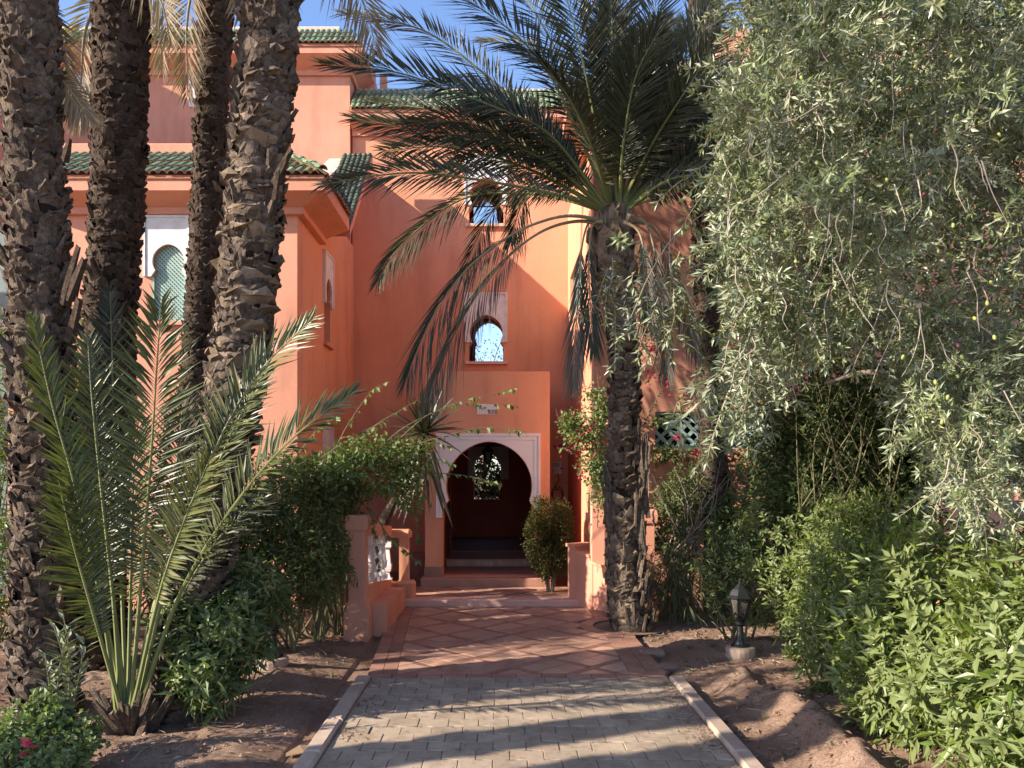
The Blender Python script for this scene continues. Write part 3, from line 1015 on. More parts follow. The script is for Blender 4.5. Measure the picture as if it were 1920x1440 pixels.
C2 = [(0.003, 8.50), (0.05, 8.50), (0.05, 8.58), (0.30, 8.74), (0.30, 8.86), (-0.2, 8.86), (-0.2, 8.723), (0.003, 8.723)]
cornice(C2, [(-14, YU, 0, -1), (XW - 0.045, YU, 1, -1), (XW - 0.045, 19, 1, 0)], M['terracotta'])
skirt("upper_eave_roof", (-9.5, 12.98, 8.885), (XW + 0.27, 12.98, 8.885), (0, 1), 0.46, 1.0, 0.095, 3, False, hip1=True)
place("upper_parapet", Geo().bbox(-14, XW - 0.24, 13.46, 13.66, 8.73, 9.46, 0, 0.02).mesh("upper_parapet", [M['pale']]), villa)
place("upper_side_parapet", Geo().bbox(XW - 0.40, XW - 0.24, 13.67, 19, 8.73, 9.44, 0, 0.02).mesh("upper_side_parapet", [M['pale']]), villa)

place("shade_block", Geo().bbox(-12, -9.0, 10.5, 14.5, 4.5, 10.0, 0, 0.02).mesh("shade_block", [M['terracotta']]), villa)  # unseen block added to cast the diagonal shade on the upper wall
# --- stair tower
zt = 7.82
HALL = [(-0.88, 0.315), (-0.88, 2.55), (0.52, 2.55), (0.52, 0.315)]
g = Geo()
g.plate([(XW - 0.02, -0.3), (XW - 0.02, zt), (XR + 0.3, zt), (XR + 0.3, -0.3)], [HALL, W5, W6], fr, YT, YT + 0.26)
place("tower_wall", fix_normals(g.mesh("tower_wall", [M['orange']])), villa)
YB_ = 16.6
B5 = horseshoe(-0.262, 3.6, 0.30, 0.30, 4.62, 0.26)
B6 = [(-0.60, 6.3), (-0.60, 7.45), (-0.36, 7.62), (-0.12, 7.45), (-0.05, 6.9), (-0.05, 6.3)]
BH = horseshoe(-0.30, 1.12, 0.29, 0.29, 1.80, 0.25)
g = Geo()
g.plate([(-1.6, -0.3), (-1.6, zt), (1.3, zt), (1.3, -0.3)], [BH, B5, B6], fr, YB_, YB_ + 0.22)
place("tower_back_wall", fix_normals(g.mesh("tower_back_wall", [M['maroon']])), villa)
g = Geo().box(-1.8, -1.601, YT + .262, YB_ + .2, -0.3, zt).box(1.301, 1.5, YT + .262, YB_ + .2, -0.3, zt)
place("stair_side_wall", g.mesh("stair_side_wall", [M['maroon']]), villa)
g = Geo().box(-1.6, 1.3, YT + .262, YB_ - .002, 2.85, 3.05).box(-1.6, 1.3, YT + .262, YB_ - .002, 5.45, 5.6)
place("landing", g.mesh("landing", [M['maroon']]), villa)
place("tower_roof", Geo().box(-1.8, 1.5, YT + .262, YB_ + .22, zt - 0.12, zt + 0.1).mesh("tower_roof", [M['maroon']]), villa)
place("hall_floor", Geo().box(-1.6, 1.3, 12.3, YB_ - .002, -0.1, 0.31).mesh("hall_floor", [M['tile_red']]), villa)
g = Geo().tube([(-0.9, 16.3, 7.30), (0.4, 16.3, 7.30)], 0.015, 6)
place("stair_rail", g.mesh("stair_rail", [M['metal_dark']]), villa)
C3 = [(0.003, 7.50), (0.05, 7.50), (0.05, 7.58), (0.27, 7.70), (0.27, 7.82), (-0.2, 7.82), (0.003, 7.80)]
cornice(C3, [(XW - 0.02, YT, 0, -1), (XR, YT, 0, -1)], M['terracotta'])
skirt("tower_eave_roof", (XW - 0.02, YT - 0.29, 7.845), (XR, YT - 0.29, 7.845), (0, 1), 0.58, 1.0, 0.095, 4, False)
place("tower_parapet", Geo().bbox(XW - 0.03, XR + 0.5, YT + 0.31, YT + 0.5, 7.83, 8.50, 0, 0.02).mesh("tower_parapet", [M['pale']]), villa)
# railing and post on the roof terrace
g = Geo()
for z in (8.42, 8.52, 8.62, 8.72):
    g.tube([(-2.1, 14.2, z), (-1.0, 14.2, z)], 0.018, 6)
for x in (-2.1, -1.55, -1.0):
    g.tube([(x, 14.2, 7.9), (x, 14.2, 8.75)], 0.02, 6)
place("roof_railing", g.mesh("roof_railing", [M['metal_dark']]), villa)
g = Geo().box(-2.48, -2.30, 14.0, 14.2, 7.9, 9.0).box(-2.2, -2.08, 14.0, 14.12, 7.9, 8.9)
place("roof_post", g.mesh("roof_post", [M['orange']]), villa)

# --- opposite block
ztr = 6.15
BAL = [(1.93, 1.98), (1.93, 2.44), (3.55, 2.44), (3.55, 1.98)]
SHUT = [(5.73, 0.61), (5.73, 2.3), (6.05, 2.3), (6.05, 0.61)]
BAL2 = [(2.45, 4.55), (2.45, 4.80), (3.5, 4.80), (3.5, 4.55)]
g = Geo()
g.plate([(XR, -0.3), (XR, ztr), (9.5, ztr), (9.5, -0.3), (5.42, -0.3), (5.42, 2.3), (4.85, 2.3), (4.85, -0.3)], [BAL, BAL2, SHUT], fr, YF, YF + 0.28)
place("facing_wall", fix_normals(g.mesh("facing_wall", [M['terracotta']])), villa)
SB = [(11.05, 4.15), (11.05, 4.95), (13.0, 4.95), (13.0, 4.15)]
g = Geo().plate([(YF + .281, -0.3), (YF + .281, ztr), (YT - .002, ztr), (YT - .002, -0.3)], [SB], sd, XR, XR + 0.28)
place("facing_side_wall", fix_normals(g.mesh("facing_side_wall", [M['orange']])), villa)
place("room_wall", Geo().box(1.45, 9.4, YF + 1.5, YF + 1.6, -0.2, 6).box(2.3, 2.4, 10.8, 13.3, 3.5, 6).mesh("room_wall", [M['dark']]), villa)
C4 = [(0.003, 5.95), (0.06, 5.95), (0.06, 6.03), (0.30, 6.18), (0.30, 6.33), (-0.2, 6.33), (-0.2, 6.152), (0.003, 6.152)]
cornice(C4, [(9.5, YF, 0, -1), (XR, YF, -1.1, -1), (XR, 11.6, -1.1, 0)], M['terracotta'])
skirt("facing_eave_roof", (XR - 0.33, 9.38, 6.36), (9.5, 9.38, 6.36), (0, 1), 0.83, 0.70, 0.108, 4, False, hip0=True)
place("facing_parapet", Geo().bbox(XR + 0.38, 9.5, 10.2, 10.45, 6.16, 7.12, 0, 0.02).mesh("facing_parapet", [M['pale']]), villa)
place("facing_upper_wall", Geo().box(3.75, 9.5, 13.45, 13.7, 6.0, 9.4).mesh("facing_upper_wall", [M['orange']]), villa)
place("facing_terrace", Geo().box(XR + 0.4, 9.5, 10.46, 13.44, 6.0, 6.16).mesh("facing_terrace", [M['terracotta']]), villa)

# --- windows: panel, sill, lattice
def lattice_screen(fn, u0, u1, v0, v1, w, out, pitch, width, outline=None):
    """two crossed layers of thin slats cut to a rectangle"""
    g = Geo()
    for lay, sgn in ((0, 1), (1, -1)):
        c = -((u1 - u0) + (v1 - v0))
        while c < (u1 - u0) + (v1 - v0):
            hw = width / 2 * math.sqrt(2)
            # band |(u - u0) - sgn*(v - vref) - c| < hw
            poly = [(u0, v0), (u1, v0), (u1, v1), (u0, v1)]
            vr = v0 if sgn > 0 else v1
            poly = clip_half(poly, 1, -sgn, c + hw + u0 - sgn * vr)
            if poly: poly = clip_half(poly, -1, sgn, -(c - hw + u0 - sgn * vr))
            if poly and len(poly) >= 3 and poly_area(poly) > 1e-5:
                yield lay, Geo().plate(poly, [], fn, w + out * (0.012 * lay), w + out * (0.012 * lay + 0.010))
            c += pitch
def window(name, hole, fn, w, out, px0, px1, pzt, pzb, sill, lat=None, label=None, mat=None, depth=0.03):
    us = [p[0] for p in hole]; zs = [p[1] for p in hole]
    pan = add_panel(villa, px0, px1, pzt, pzb, hole, fn, w + out * 0.002, out, mat or M['dirtywhite'], name, 0.03, depth)
    z0 = min(zs)
    a, b = sill
    g = Geo().plate([(a, z0 - 0.05), (a, z0 - 0.002), (b, z0 - 0.002), (b, z0 - 0.05)], [], fn, w - out * 0.12, w + out * 0.06)
    place("sill", fix_normals(g.mesh("sill", [M['pale'] if fn is fr and w > 12 else M['terracotta']])), pan)
    if lat:
        g = Geo()
        for lay, gg in lattice_screen(fn, min(us) + .002, max(us) - .002, z0, max(zs), w - out * 0.05, out, lat[0], lat[1]):
            for q, V0 in zip(range(1), gg.V): pass
            off = g.n
            for v in gg.V: g.V.append(v)
            g.T += [t + off for t in gg.T]; g.TM += gg.TM; g.Q += [q + off for q in gg.Q]; g.QM += gg.QM; g.n += gg.n
        place("lattice", fix_normals(g.mesh("lattice", [M['lattice']])), pan, kind='stuff')
        fg = Geo()
        for (x0, x1) in ((min(us), min(us) + 0.025), (max(us) - 0.025, max(us))):
            fg.plate([(x0, z0), (x0, pzb), (x1, pzb), (x1, z0)], [], fn, w - out * 0.045, w - out * 0.001)
        place("frame", fix_normals(fg.mesh("frame", [M['lattice']])), pan)
    return pan
window("window", W1, fr, YF, -1, -4.48, -3.90, 4.895, 4.13, (-4.44, -3.90), (0.052, 0.022))
window("window", W2, sd, XW, 1, 11.08, 11.66, 4.885, 4.13, (11.12, 11.62))
window("window", W3, sd, XW, 1, 11.08, 11.66, 2.35, 1.56, (11.12, 11.62))
window("window", W4a, fr, YU, -1, -7.34, -6.74, 8.495, 7.96, (-7.3, -6.66), (0.06, 0.026))
window("window", W4b, fr, YU, -1, -5.36, -4.76, 8.495, 7.96, (-5.32, -4.7), (0.06, 0.026))
window("window", W5, fr, YT, -1, -0.64, 0.105, 4.80, 3.94, (-0.62, 0.10))
window("window", W6, fr, YT, -1, -0.64, 0.105, 7.18, 6.32, (-0.62, 0.12))

# balcony screens of crossed slats
def slat_screen(name, fn, u0, u1, v0, v1, w, out, pitch, width, label, rails=True):
    g = Geo()
    for c0, c1 in ((v0 - 0.005, v0 + 0.035), (v1 - 0.035, v1 + 0.005)):
        g.plate([(u0, c0), (u0, c1), (u1, c1), (u1, c0)], [], fn, w - out * 0.03, w + out * 0.035)
    fr_ = place(name, fix_normals(g.mesh(name, [M['lattice']])), villa)
    if label: fr_['label'] = label
    for lay, gg in lattice_screen(fn, u0 + .002, u1 - .002, v0 + .036, v1 - .036, w, out, pitch, width):
        place("slat", fix_normals(gg.mesh("slat", [M['lattice']])), fr_, world_coords=False)
    return fr_
slat_screen("balcony_screen", fr, 1.93, 3.55, 1.98, 2.44, YF + 0.10, -1, 0.165, 0.045, "pale green crossed slats above the dark shrubs")
slat_screen("balcony_screen", fr, 2.45, 3.5, 4.55, 4.80, YF + 0.10, -1, 0.165, 0.045, None)
slat_screen("side_screen", sd, 11.05, 13.0, 4.15, 4.95, XR + 0.08, -1, 0.12, 0.04, None)

# --- entrance porch
PXA, PXB, PZ, PYF = -1.085, 0.69, 3.12, 11.0
g = Geo()
g.plate([(PXA, 0.0), (PXA, PZ), (PXB, PZ), (PXB, 0.0)], [DOOR], fr, PYF, PYF + 0.26)
porch = place("entrance_porch", fix_normals(g.mesh("entrance_porch", [M['orange']])), villa)
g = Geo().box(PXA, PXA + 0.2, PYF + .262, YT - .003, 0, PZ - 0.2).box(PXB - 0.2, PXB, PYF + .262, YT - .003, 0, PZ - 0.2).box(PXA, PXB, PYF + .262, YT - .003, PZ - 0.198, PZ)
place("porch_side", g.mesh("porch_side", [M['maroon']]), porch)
# plaster arch with double moulding
hole = DOOR
x0, x1, ztp, zbt = -0.925, 0.555, 2.235, 1.04
inner = [p for p in hole if p[1] > 1.16]
outl = [(x0, zbt), (x0, ztp), (x1, ztp), (x1, zbt), (inner[-1][0] + 0.045, zbt), (inner[-1][0] + 0.045, 1.14)] + inner[::-1] + [(inner[0][0] - 0.045, 1.14), (inner[0][0] - 0.045, zbt)]
# inner loop must stay inside the panel: narrow the lower lugs
outl = [(x0, zbt), (x0, ztp), (x1, ztp), (x1, zbt), (0.48 + 0.012, zbt), (0.48 + 0.012, 1.12)] + [(p[0], p[1]) for p in inner[::-1]] + [(-0.842, 1.12), (-0.842, zbt)]
g = Geo().plate(outl, [], fr, PYF + 0.16, PYF - 0.035)
for b, dd in ((0.0, 0.02), (0.055, 0.012)):
    for (a0, a1, c0, c1) in ((x0 + b, x1 - b, ztp - b - .035, ztp - b), (x0 + b, x0 + b + .03, zbt, ztp - b - .036), (x1 - b - .03, x1 - b, zbt, ztp - b - .036)):
        g.plate([(a0, c0), (a0, c1), (a1, c1), (a1, c0)], [], fr, PYF - 0.034, PYF - 0.036 - dd)
place("plaster_arch", fix_normals(g.mesh("plaster_arch", [M['white']])), porch, world_coords=False)
# tiled skirting of the pillars
for (a, b) in ((PXA - 0.012, -0.832), (0.482, PXB + 0.012)):
    g = Geo().box(a, b, PYF - 0.014, PYF + 0.26, 0.19, 0.34)
    place("skirting", g.mesh("skirting", [M['tile_brick']]), porch, world_coords=False)
# porch steps
st1 = Geo().bbox(PXA - 0.05, PXB + 0.05, 10.84, 12.24, -0.05, 0.196, 0, 0.012)
place("porch_step", st1.mesh("porch_step", [M['tile_brick']]), villa)
g = Geo()
place("inner_step", Geo().bbox(PXA + 0.21, PXB - 0.21, 12.25, 12.6, 0.1, 0.316, 0, 0.01).mesh("inner_step", [M['tile_brick']]), villa)
for i in range(20):
    a = PXA + 0.215 + i * 0.0675
    place("riser_tile", Geo().box(a, a + 0.062, 12.236, 12.249, 0.205, 0.29).mesh("riser_tile", [M['tile_beige']]), villa)
# window panel in the back wall of the hall
add_panel(villa, -0.72, 0.16, 2.25, 1.55, BH, fr, YB_ - 0.002, -1, M['white'], "hall_window", 0.03, 0.03)

# --- shutters and door of the facing block
g = Geo().box(4.86, 5.41, YF + 0.10, YF + 0.14, 0.0, 2.3)
dr = place("garden_door", g.mesh("garden_door", [M['teal']]), villa)
for i in range(6):
    place("panel", Geo().bbox(4.89 + 0.175 * (i % 3), 4.89 + 0.175 * (i % 3) + 0.15, YF + 0.085, YF + 0.099, 0.12 + 1.08 * (i // 3), 1.12 + 1.08 * (i // 3)).mesh("panel", [M['teal']]), dr, world_coords=False)
g = Geo().box(5.735, 6.045, YF + 0.14, YF + 0.17, 0.6, 2.3)
sh = place("shutter", g.mesh("shutter", [M['teal']]), villa)
for i in range(26):
    g = Geo().add([(5.76, YF + .139, 0.64 + .06 * i), (6.02, YF + .139, 0.64 + .06 * i), (6.02, YF + .115, 0.61 + .06 * i), (5.76, YF + .115, 0.61 + .06 * i)], Q=[(0, 3, 2, 1)])
    place("slat", g.mesh("slat", [M['teal']]), sh, world_coords=False)
place("plaster_lug", fix_normals(Geo().plate([(5.88, 1.62), (6.0, 1.62), (6.0, 1.10), (5.95, 1.10), (5.88, 1.24)], [], fr, YF - 0.002, YF - 0.03).mesh("plaster_lug", [M['white']])), villa)

# --- terrace on the far side of the near trunk: green beam over a recess
place("green_beam", Geo().bbox(-9.5, -6.31, 9.4, 9.7, 5.14, 5.36, 0, 0.01).mesh("green_beam", [M['teal_light']]), villa)
place("terrace_wall", Geo().box(-9.5, -6.3, 10.6, 10.8, 0, 5.1).mesh("terrace_wall", [M['teal']]), villa)
place("terrace_side", Geo().box(-6.2, -5.981, YF + .02, YU - .04, -0.2, 5.24).mesh("terrace_side", [M['terracotta']]), villa)
place("terrace_parapet", Geo().bbox(-9.5, -6.31, 9.5, 9.68, 3.2, 3.9, 0, 0.01).mesh("terrace_parapet", [M['terracotta']]), villa)

# --- sign over the porch
sg = thing("house_sign", "small white plate hand painted with B 28 above the entrance arch", "sign", (-0.195, PYF - 0.02, 2.6))
SX0, SX1, SZ0, SZ1 = -0.345, -0.055, 2.505, 2.655
place("plate", Geo().bbox(SX0, SX1, PYF - 0.018, PYF - 0.002, SZ0, SZ1, 0, 0.004).mesh("plate", [M['sign']]), sg)
def stroke(pts, w=0.0045):
    g = Geo()
    return [Vector((SX0 + p[0] * 0.29, PYF - 0.0205, SZ0 + p[1] * 0.15)) for p in pts]
LET = {
 'letter_r': [[(.13, .50), (.13, .86)], [(.07, .82), (.13, .88), (.21, .84), (.20, .72), (.13, .66)], [(.15, .68), (.22, .55), (.28, .50), (.31, .54)]],
 'letter_n': [[(.35, .50), (.35, .68)], [(.35, .62), (.39, .68), (.42, .64), (.42, .50)]],
 'letter_b': [[(.56, .08), (.565, .42)], [(.51, .36), (.55, .43), (.62, .42), (.63, .34), (.57, .28)], [(.57, .28), (.65, .26), (.66, .15), (.60, .09), (.55, .10)]],
 'digit_two': [[(.72, .34), (.74, .41), (.79, .42), (.82, .36), (.80, .27), (.71, .10)], [(.71, .10), (.83, .11)]],
 'digit_eight': [[(.92, .27), (.88, .34), (.90, .42), (.95, .42), (.97, .35), (.92, .27), (.87, .19), (.88, .10), (.94, .08), (.98, .14), (.97, .22), (.92, .27)]],
}
for nm, strokes in LET.items():
    g = Geo()
    for s in strokes:
        pts = smooth_path(stroke(s), max(6, 3 * len(s)))
        g.tube(pts, 0.0042, 5)
    place(nm, g.mesh(nm, [M['ink']]), sg)

# --- meter box and cable loops on the tower wall
mb = thing("meter_box", "pale electricity meter box on the wall beside the porch", "meter box", (0.97, YT - 0.05, 1.75))
g = Geo().bbox(0.90, 1.06, YT - 0.09, YT - 0.002, 1.66, 1.87, 0, 0.012)
place("case", g.mesh("case", [M['box_grey']]), mb)
g = Geo().box(0.915, 1.0, YT - 0.094, YT - 0.0905, 1.79, 1.85)
place("dial_window", g.mesh("dial_window", [M['metal_dark']]), mb)
for i in range(3):
    place("dial_bar", Geo().box(0.925 + .026 * i, 0.94 + .026 * i, YT - 0.098, YT - 0.0945, 1.795, 1.845).mesh("dial_bar", [M['box_grey']]), mb)
place("switch", Geo().bbox(1.02, 1.05, YT - 0.11, YT - 0.0905, 1.74, 1.77, 0, 0.004).mesh("switch", [M['metal_dark']]), mb)
g = Geo()
g.tube(smooth_path([(0.97, YT - .03, 1.66), (0.99, YT - .04, 1.55), (0.93, YT - .03, 1.46), (0.97, YT - .03, 1.38)], 14), 0.009, 6)
for r, c in ((0.10, 1.33), (0.085, 1.30)):
    g.tube([(0.97 + r * math.sin(t), YT - .03 - .006 * math.sin(3 * t), c + r * 1.15 * math.cos(t)) for t in np.linspace(0, 6.2, 22)], 0.008, 6)
g.tube(smooth_path([(0.94, YT - .02, 1.22), (0.96, YT - .02, 1.0), (0.95, YT - .02, 0.5)], 10), 0.008, 6)
g.tube(smooth_path([(0.90, YT - .02, 2.16), (0.96, YT - .05, 2.10), (1.02, YT - .03, 2.17), (1.06, YT - .02, 2.12)], 10), 0.010, 6)
cb = place("loose_cable", g.mesh("loose_cable", [M['cable']]))
tag(cb, "loops of dark loose cable hanging on the wall under the meter box", "cable")

# --- hanging lantern in the hall
hl = thing("hanging_lantern", "small dark lantern hanging inside the entrance hall", "lantern", (-0.22, 12.6, 1.9))
place("chain", Geo().tube([(-0.22, 12.6, 2.1), (-0.22, 12.6, 2.9)], 0.008, 5).mesh("chain", [M['metal_dark']]), hl)
place("body", Geo().lathe([(0.02, 0.26), (0.10, 0.17), (0.085, 0.16), (0.06, 0.0), (0.02, -0.04)], 6, (-0.22, 12.6, 1.86)).mesh("body", [M['metal_dark']]), hl)

# ------------------------------------------------------------------ balustrades
def baluster(g, x, y, z0, h):
    pr = [(0.5, 0), (0.5, .09), (.32, .10), (.25, .16), (.22, .17), (.22, .22), (.36, .24), (.42, .30), (.44, .36), (.45, .37), (.45, .40), (.36, .41), (.30, .55), (.22, .72), (.30, .74), (.30, .76), (.45, .78), (.45, 1.0)]
    return g.lathe([(r * 0.16, z * h) for r, z in pr], 4, (x, y, z0), ph=R(45))
# beside the dark shrub
bl = thing("balustrade", "terracotta garden wall with white balusters and a thick end pier beside the tiled path", "balustrade", (-1.45, 8.8, 0))
def pier(g, x, y, s, z0, z1):
    # flared foot, square shaft, rounded cap
    f = s * 1.5
    def sq(h, z): return [(x - h, y - h, z), (x + h, y - h, z), (x + h, y + h, z), (x - h, y + h, z)]
    prof = [(f, z0), (f, z0 + 0.22), (f * .93, z0 + .30), (f * .8, z0 + .36), (s * 1.02, z0 + .43), (s, z0 + .45), (s, z1 - .16), (s * 1.3, z1 - .155), (s * 1.36, z1 - .13), (s * 1.36, z1 - .05), (s * 1.25, z1 - .01), (s * 1.1, z1)]
    V = []; Q = []
    for h, z in prof: V += sq(h, z)
    for i in range(len(prof) - 1):
        for k in range(4):
            a = i * 4 + k; b = i * 4 + (k + 1) % 4
            Q.append((a, b, b + 4, a + 4))
    n = len(V)
    Q.append((n - 4, n - 3, n - 2, n - 1))
    return g.add(V, Q=Q)
place("pier", pier(Geo(), -1.47, 7.95, 0.085, -0.06, 1.24).mesh("pier", [M['terracotta']]), bl)
g = Geo().plate([(8.08, -0.05), (8.08, 0.50), (8.5, 0.47), (9.8, 0.32), (9.8, -0.05)], [], sd, -1.56, -1.39)
place("base_wall", fix_normals(g.mesh("base_wall", [M['terracotta']])), bl)
g = Geo().plate([(8.10, -0.05), (8.10, 0.30), (9.45, 0.26), (9.68, 0.24), (9.68, -0.05)], [], sd, -1.388, -1.20)
place("ledge", fix_normals(g.mesh("ledge", [M['terracotta']])), bl)
for i in range(6):
    y = 8.26 + i * 0.27
    place("baluster", baluster(Geo(), -1.475, y, 0.46 - 0.10 * i / 5, 0.56).mesh("baluster", [M['dirtywhite']]), bl)
g = Geo()
g.plate([(8.07, 1.02), (8.07, 1.14), (9.8, 1.00), (9.8, 0.88)], [], sd, -1.56, -1.39)
place("rail", fix_normals(g.mesh("rail", [M['terracotta']])), bl)
g = Geo().bbox(-1.60, -1.15, 9.80, 10.0, 0.85, 0.95, 0, 0.03)
place("rail", g.mesh("rail", [M['orange']]), bl)
place("post", Geo().box(-1.30, -1.18, 9.83, 9.96, 0.30, 0.852).bbox(-1.34, -1.10, 9.79, 10.0, -0.05, 0.30, 0, 0.03).mesh("post", [M['orange']]), bl)
place("baluster", baluster(Geo(), -1.455, 9.89, 0.28, 0.57).mesh("baluster", [M['white']]), bl)
place("base_wall", Geo().box(-1.75, -1.345, 9.81, 9.97, -0.05, 0.28).mesh("base_wall", [M['orange']]), bl)

# beside the tall palm
br = thing("balustrade", "stepped terracotta garden wall with white balusters and end pier behind the palm trunk", "balustrade", (1.4, 9.3, 0))
place("pier", pier(Geo(), 1.67, 8.95, 0.085, -0.06, 1.25).mesh("pier", [M['terracotta']]), br)
A = Vector((0.93, 9.92, 0)); B = Vector((1.60, 9.00, 0)); dirv = (B - A).normalized(); nv = Vector((-dirv.y, dirv.x, 0))
ln = (B - A).length
dg = lambda u, v, w: tuple(A + dirv * u + nv * w + Vector((0, 0, v)))
g = Geo().plate([(0, -0.05), (0, 0.73), (0.14, 0.73), (0.16, 0.66), (0.40, 0.63), (0.42, 0.56), (0.62, 0.53), (0.64, 0.40), (ln, 0.36), (ln, -0.05)], [], dg, -0.10, 0.20)
place("stepped_wall", fix_normals(g.mesh("stepped_wall", [M['terracotta']])), br)
g = Geo().plate([(-.02, 0.735), (-.02, 0.775), (0.15, 0.775), (0.15, 0.735)], [], dg, -0.125, 0.22).plate([(0.165, 0.662), (0.165, 0.69), (0.41, 0.66), (0.41, 0.632)], [], dg, -0.12, 0.2).plate([(0.425, 0.562), (0.425, 0.59), (0.63, 0.56), (0.63, 0.532)], [], dg, -0.12, 0.2)
place("coping", fix_normals(g.mesh("coping", [M['orange']])), br)
for k, (u, z0, h) in enumerate(((0.33, .68, .42), (0.52, .58, .50), (0.72, .40, .62), (0.92, .38, .62))):
    p = A + dirv * u + nv * 0.1
    place("baluster", baluster(Geo(), p.x, p.y, z0, h).mesh("baluster", [M['dirtywhite']]), br)
g = Geo().plate([(0.2, 1.08), (0.2, 1.17), (ln, 1.08), (ln, 0.98)], [], dg, 0.02, 0.18)
place("rail", fix_normals(g.mesh("rail", [M['terracotta']])), br)
place("corner_post", Geo().bbox(1.10, 1.28, 9.48, 9.69, -0.05, 1.35, 0, 0.015).mesh("corner_post", [M['terracotta']]), br)

# ------------------------------------------------------------------ garden lanterns
def garden_lantern(x, y, label):
    z = gz(x, y)
    t = thing("garden_lantern", label, "lantern", (x, y, z), "cast lanterns on round concrete feet")
    c = (x, y, z)
    place("footing", Geo().lathe([(0.125, -0.1), (0.128, 0.06), (0.122, 0.085), (0.10, 0.092), (0.02, 0.092)], 20, c).mesh("footing", [M['concrete']]), t)
    place("stem", Geo().lathe([(0.085, .092), (0.085, .105), (0.065, .115), (0.042, .16), (0.03, .22), (0.026, .27), (0.045, .29), (0.045, .31), (0.03, .32), (0.06, .335), (0.062, .345)], 12, c).mesh("stem", [M['metal_dark']]), t)
    place("glass", Geo().lathe([(0.058, .35), (0.088, .52)], 6, c).mesh("glass", [M['glass']]), t)
    place("lamp_base", Geo().lathe([(0.064, .345), (0.066, .355), (0.055, .36)], 6, c).mesh("lamp_base", [M['metal_dark']]), t)
    for k in range(6):
        a = 2 * math.pi * k / 6
        g = Geo().tube([(x + .060 * math.cos(a), y + .060 * math.sin(a), z + .35), (x + .092 * math.cos(a), y + .092 * math.sin(a), z + .525)], 0.0075, 5)
        b = a + math.pi / 6; rr2 = 0.866
        for (f0, f1) in ((.36, .40), (.49, .52)):
            for s in (-1, 1):
                g.tube([(x + .062 * rr2 * math.cos(b) - s * .02 * math.sin(b), y + .062 * rr2 * math.sin(b) + s * .02 * math.cos(b), z + f0), (x + .08 * rr2 * math.cos(b), y + .08 * rr2 * math.sin(b), z + f1)], 0.004, 4)
        place("cage_bar", g.mesh("cage_bar", [M['metal_dark']]), t)
    place("hood", Geo().lathe([(0.098, .515), (0.118, .525), (0.118, .535), (0.095, .55), (0.085, .575), (0.07, .60), (0.04, .625), (0.03, .635), (0.03, .645), (0.014, .655), (0.012, .67), (0.018, .68), (0.004, .70)], 6, c).mesh("hood", [M['metal_dark']]), t)
    return t
p = on_ground(1388, 1236)
garden_lantern(p.x, p.y, "black cast lantern standing in the open on bare soil beside the furrows")
p = on_ground(512, 1258)
garden_lantern(p.x, p.y, "black cast lantern half hidden under the dark shrub")

# rocks at the edge of the tiled path
def rock_mesh(sx, sy, sz, seed):
    rng = np.random.default_rng(seed)
    bm = bmesh.new(); bmesh.ops.create_icosphere(bm, subdivisions=3, radius=1.0)
    ph = rng.uniform(0, 6, 9)
    for v in bm.verts:
        d = 1 + 0.16 * math.sin(2.3 * v.co.x + ph[0]) * math.sin(2.9 * v.co.y + ph[1]) + 0.10 * math.sin(5.1 * v.co.z + ph[2] + 2 * v.co.x) + rng.uniform(-.03, .03)
        c = v.co * d
        c.x = max(-.8, min(.8, c.x)); c.z = max(-.7, min(.62, c.z))
        v.co = Vector((c.x * sx, c.y * sy, c.z * sz))
    me = bpy.data.meshes.new("rock"); bm.to_mesh(me); bm.free(); me.materials.append(M['rock'])
    return me
for k, (px, py, sx, sy, sz, lab) in enumerate(((1222, 1222, .15, .10, .09, "angular brown rock nearest the foot of the palm"), (1252, 1246, .13, .10, .07, "brown rock at the edge of the tiles nearer the lantern"), (1226, 1252, .12, .13, .04, "flat brown stone set against the corner of the tiles"))):
    q = on_ground(px, py)
    o = place("rock", rock_mesh(sx, sy, sz, 40 + k)); o.location = (q.x, q.y, gz(q.x, q.y) + sz * .35); o.rotation_euler = (0, 0, k * 0.7)
    tag(o, lab, "rock", "rocks beside the tiled path")
q = on_ground(566, 1398)
g = Geo().add([(-.10, -.02, .012), (0, -.045, .03), (.10, -.01, .04), (.105, .03, .035), (0, .05, .045), (-.09, .03, .015)], T=[(0, 1, 5), (1, 4, 5), (1, 2, 3), (1, 3, 4)])
o = place("dry_leaf", g.mesh("dry_leaf", [M['litter']])); o.location = (q.x, q.y, gz(q.x, q.y) + 0.005); o.rotation_euler = (0, 0, 0.5)
tag(o, "large curled brown leaf lying on the soil against the kerb", "leaf")

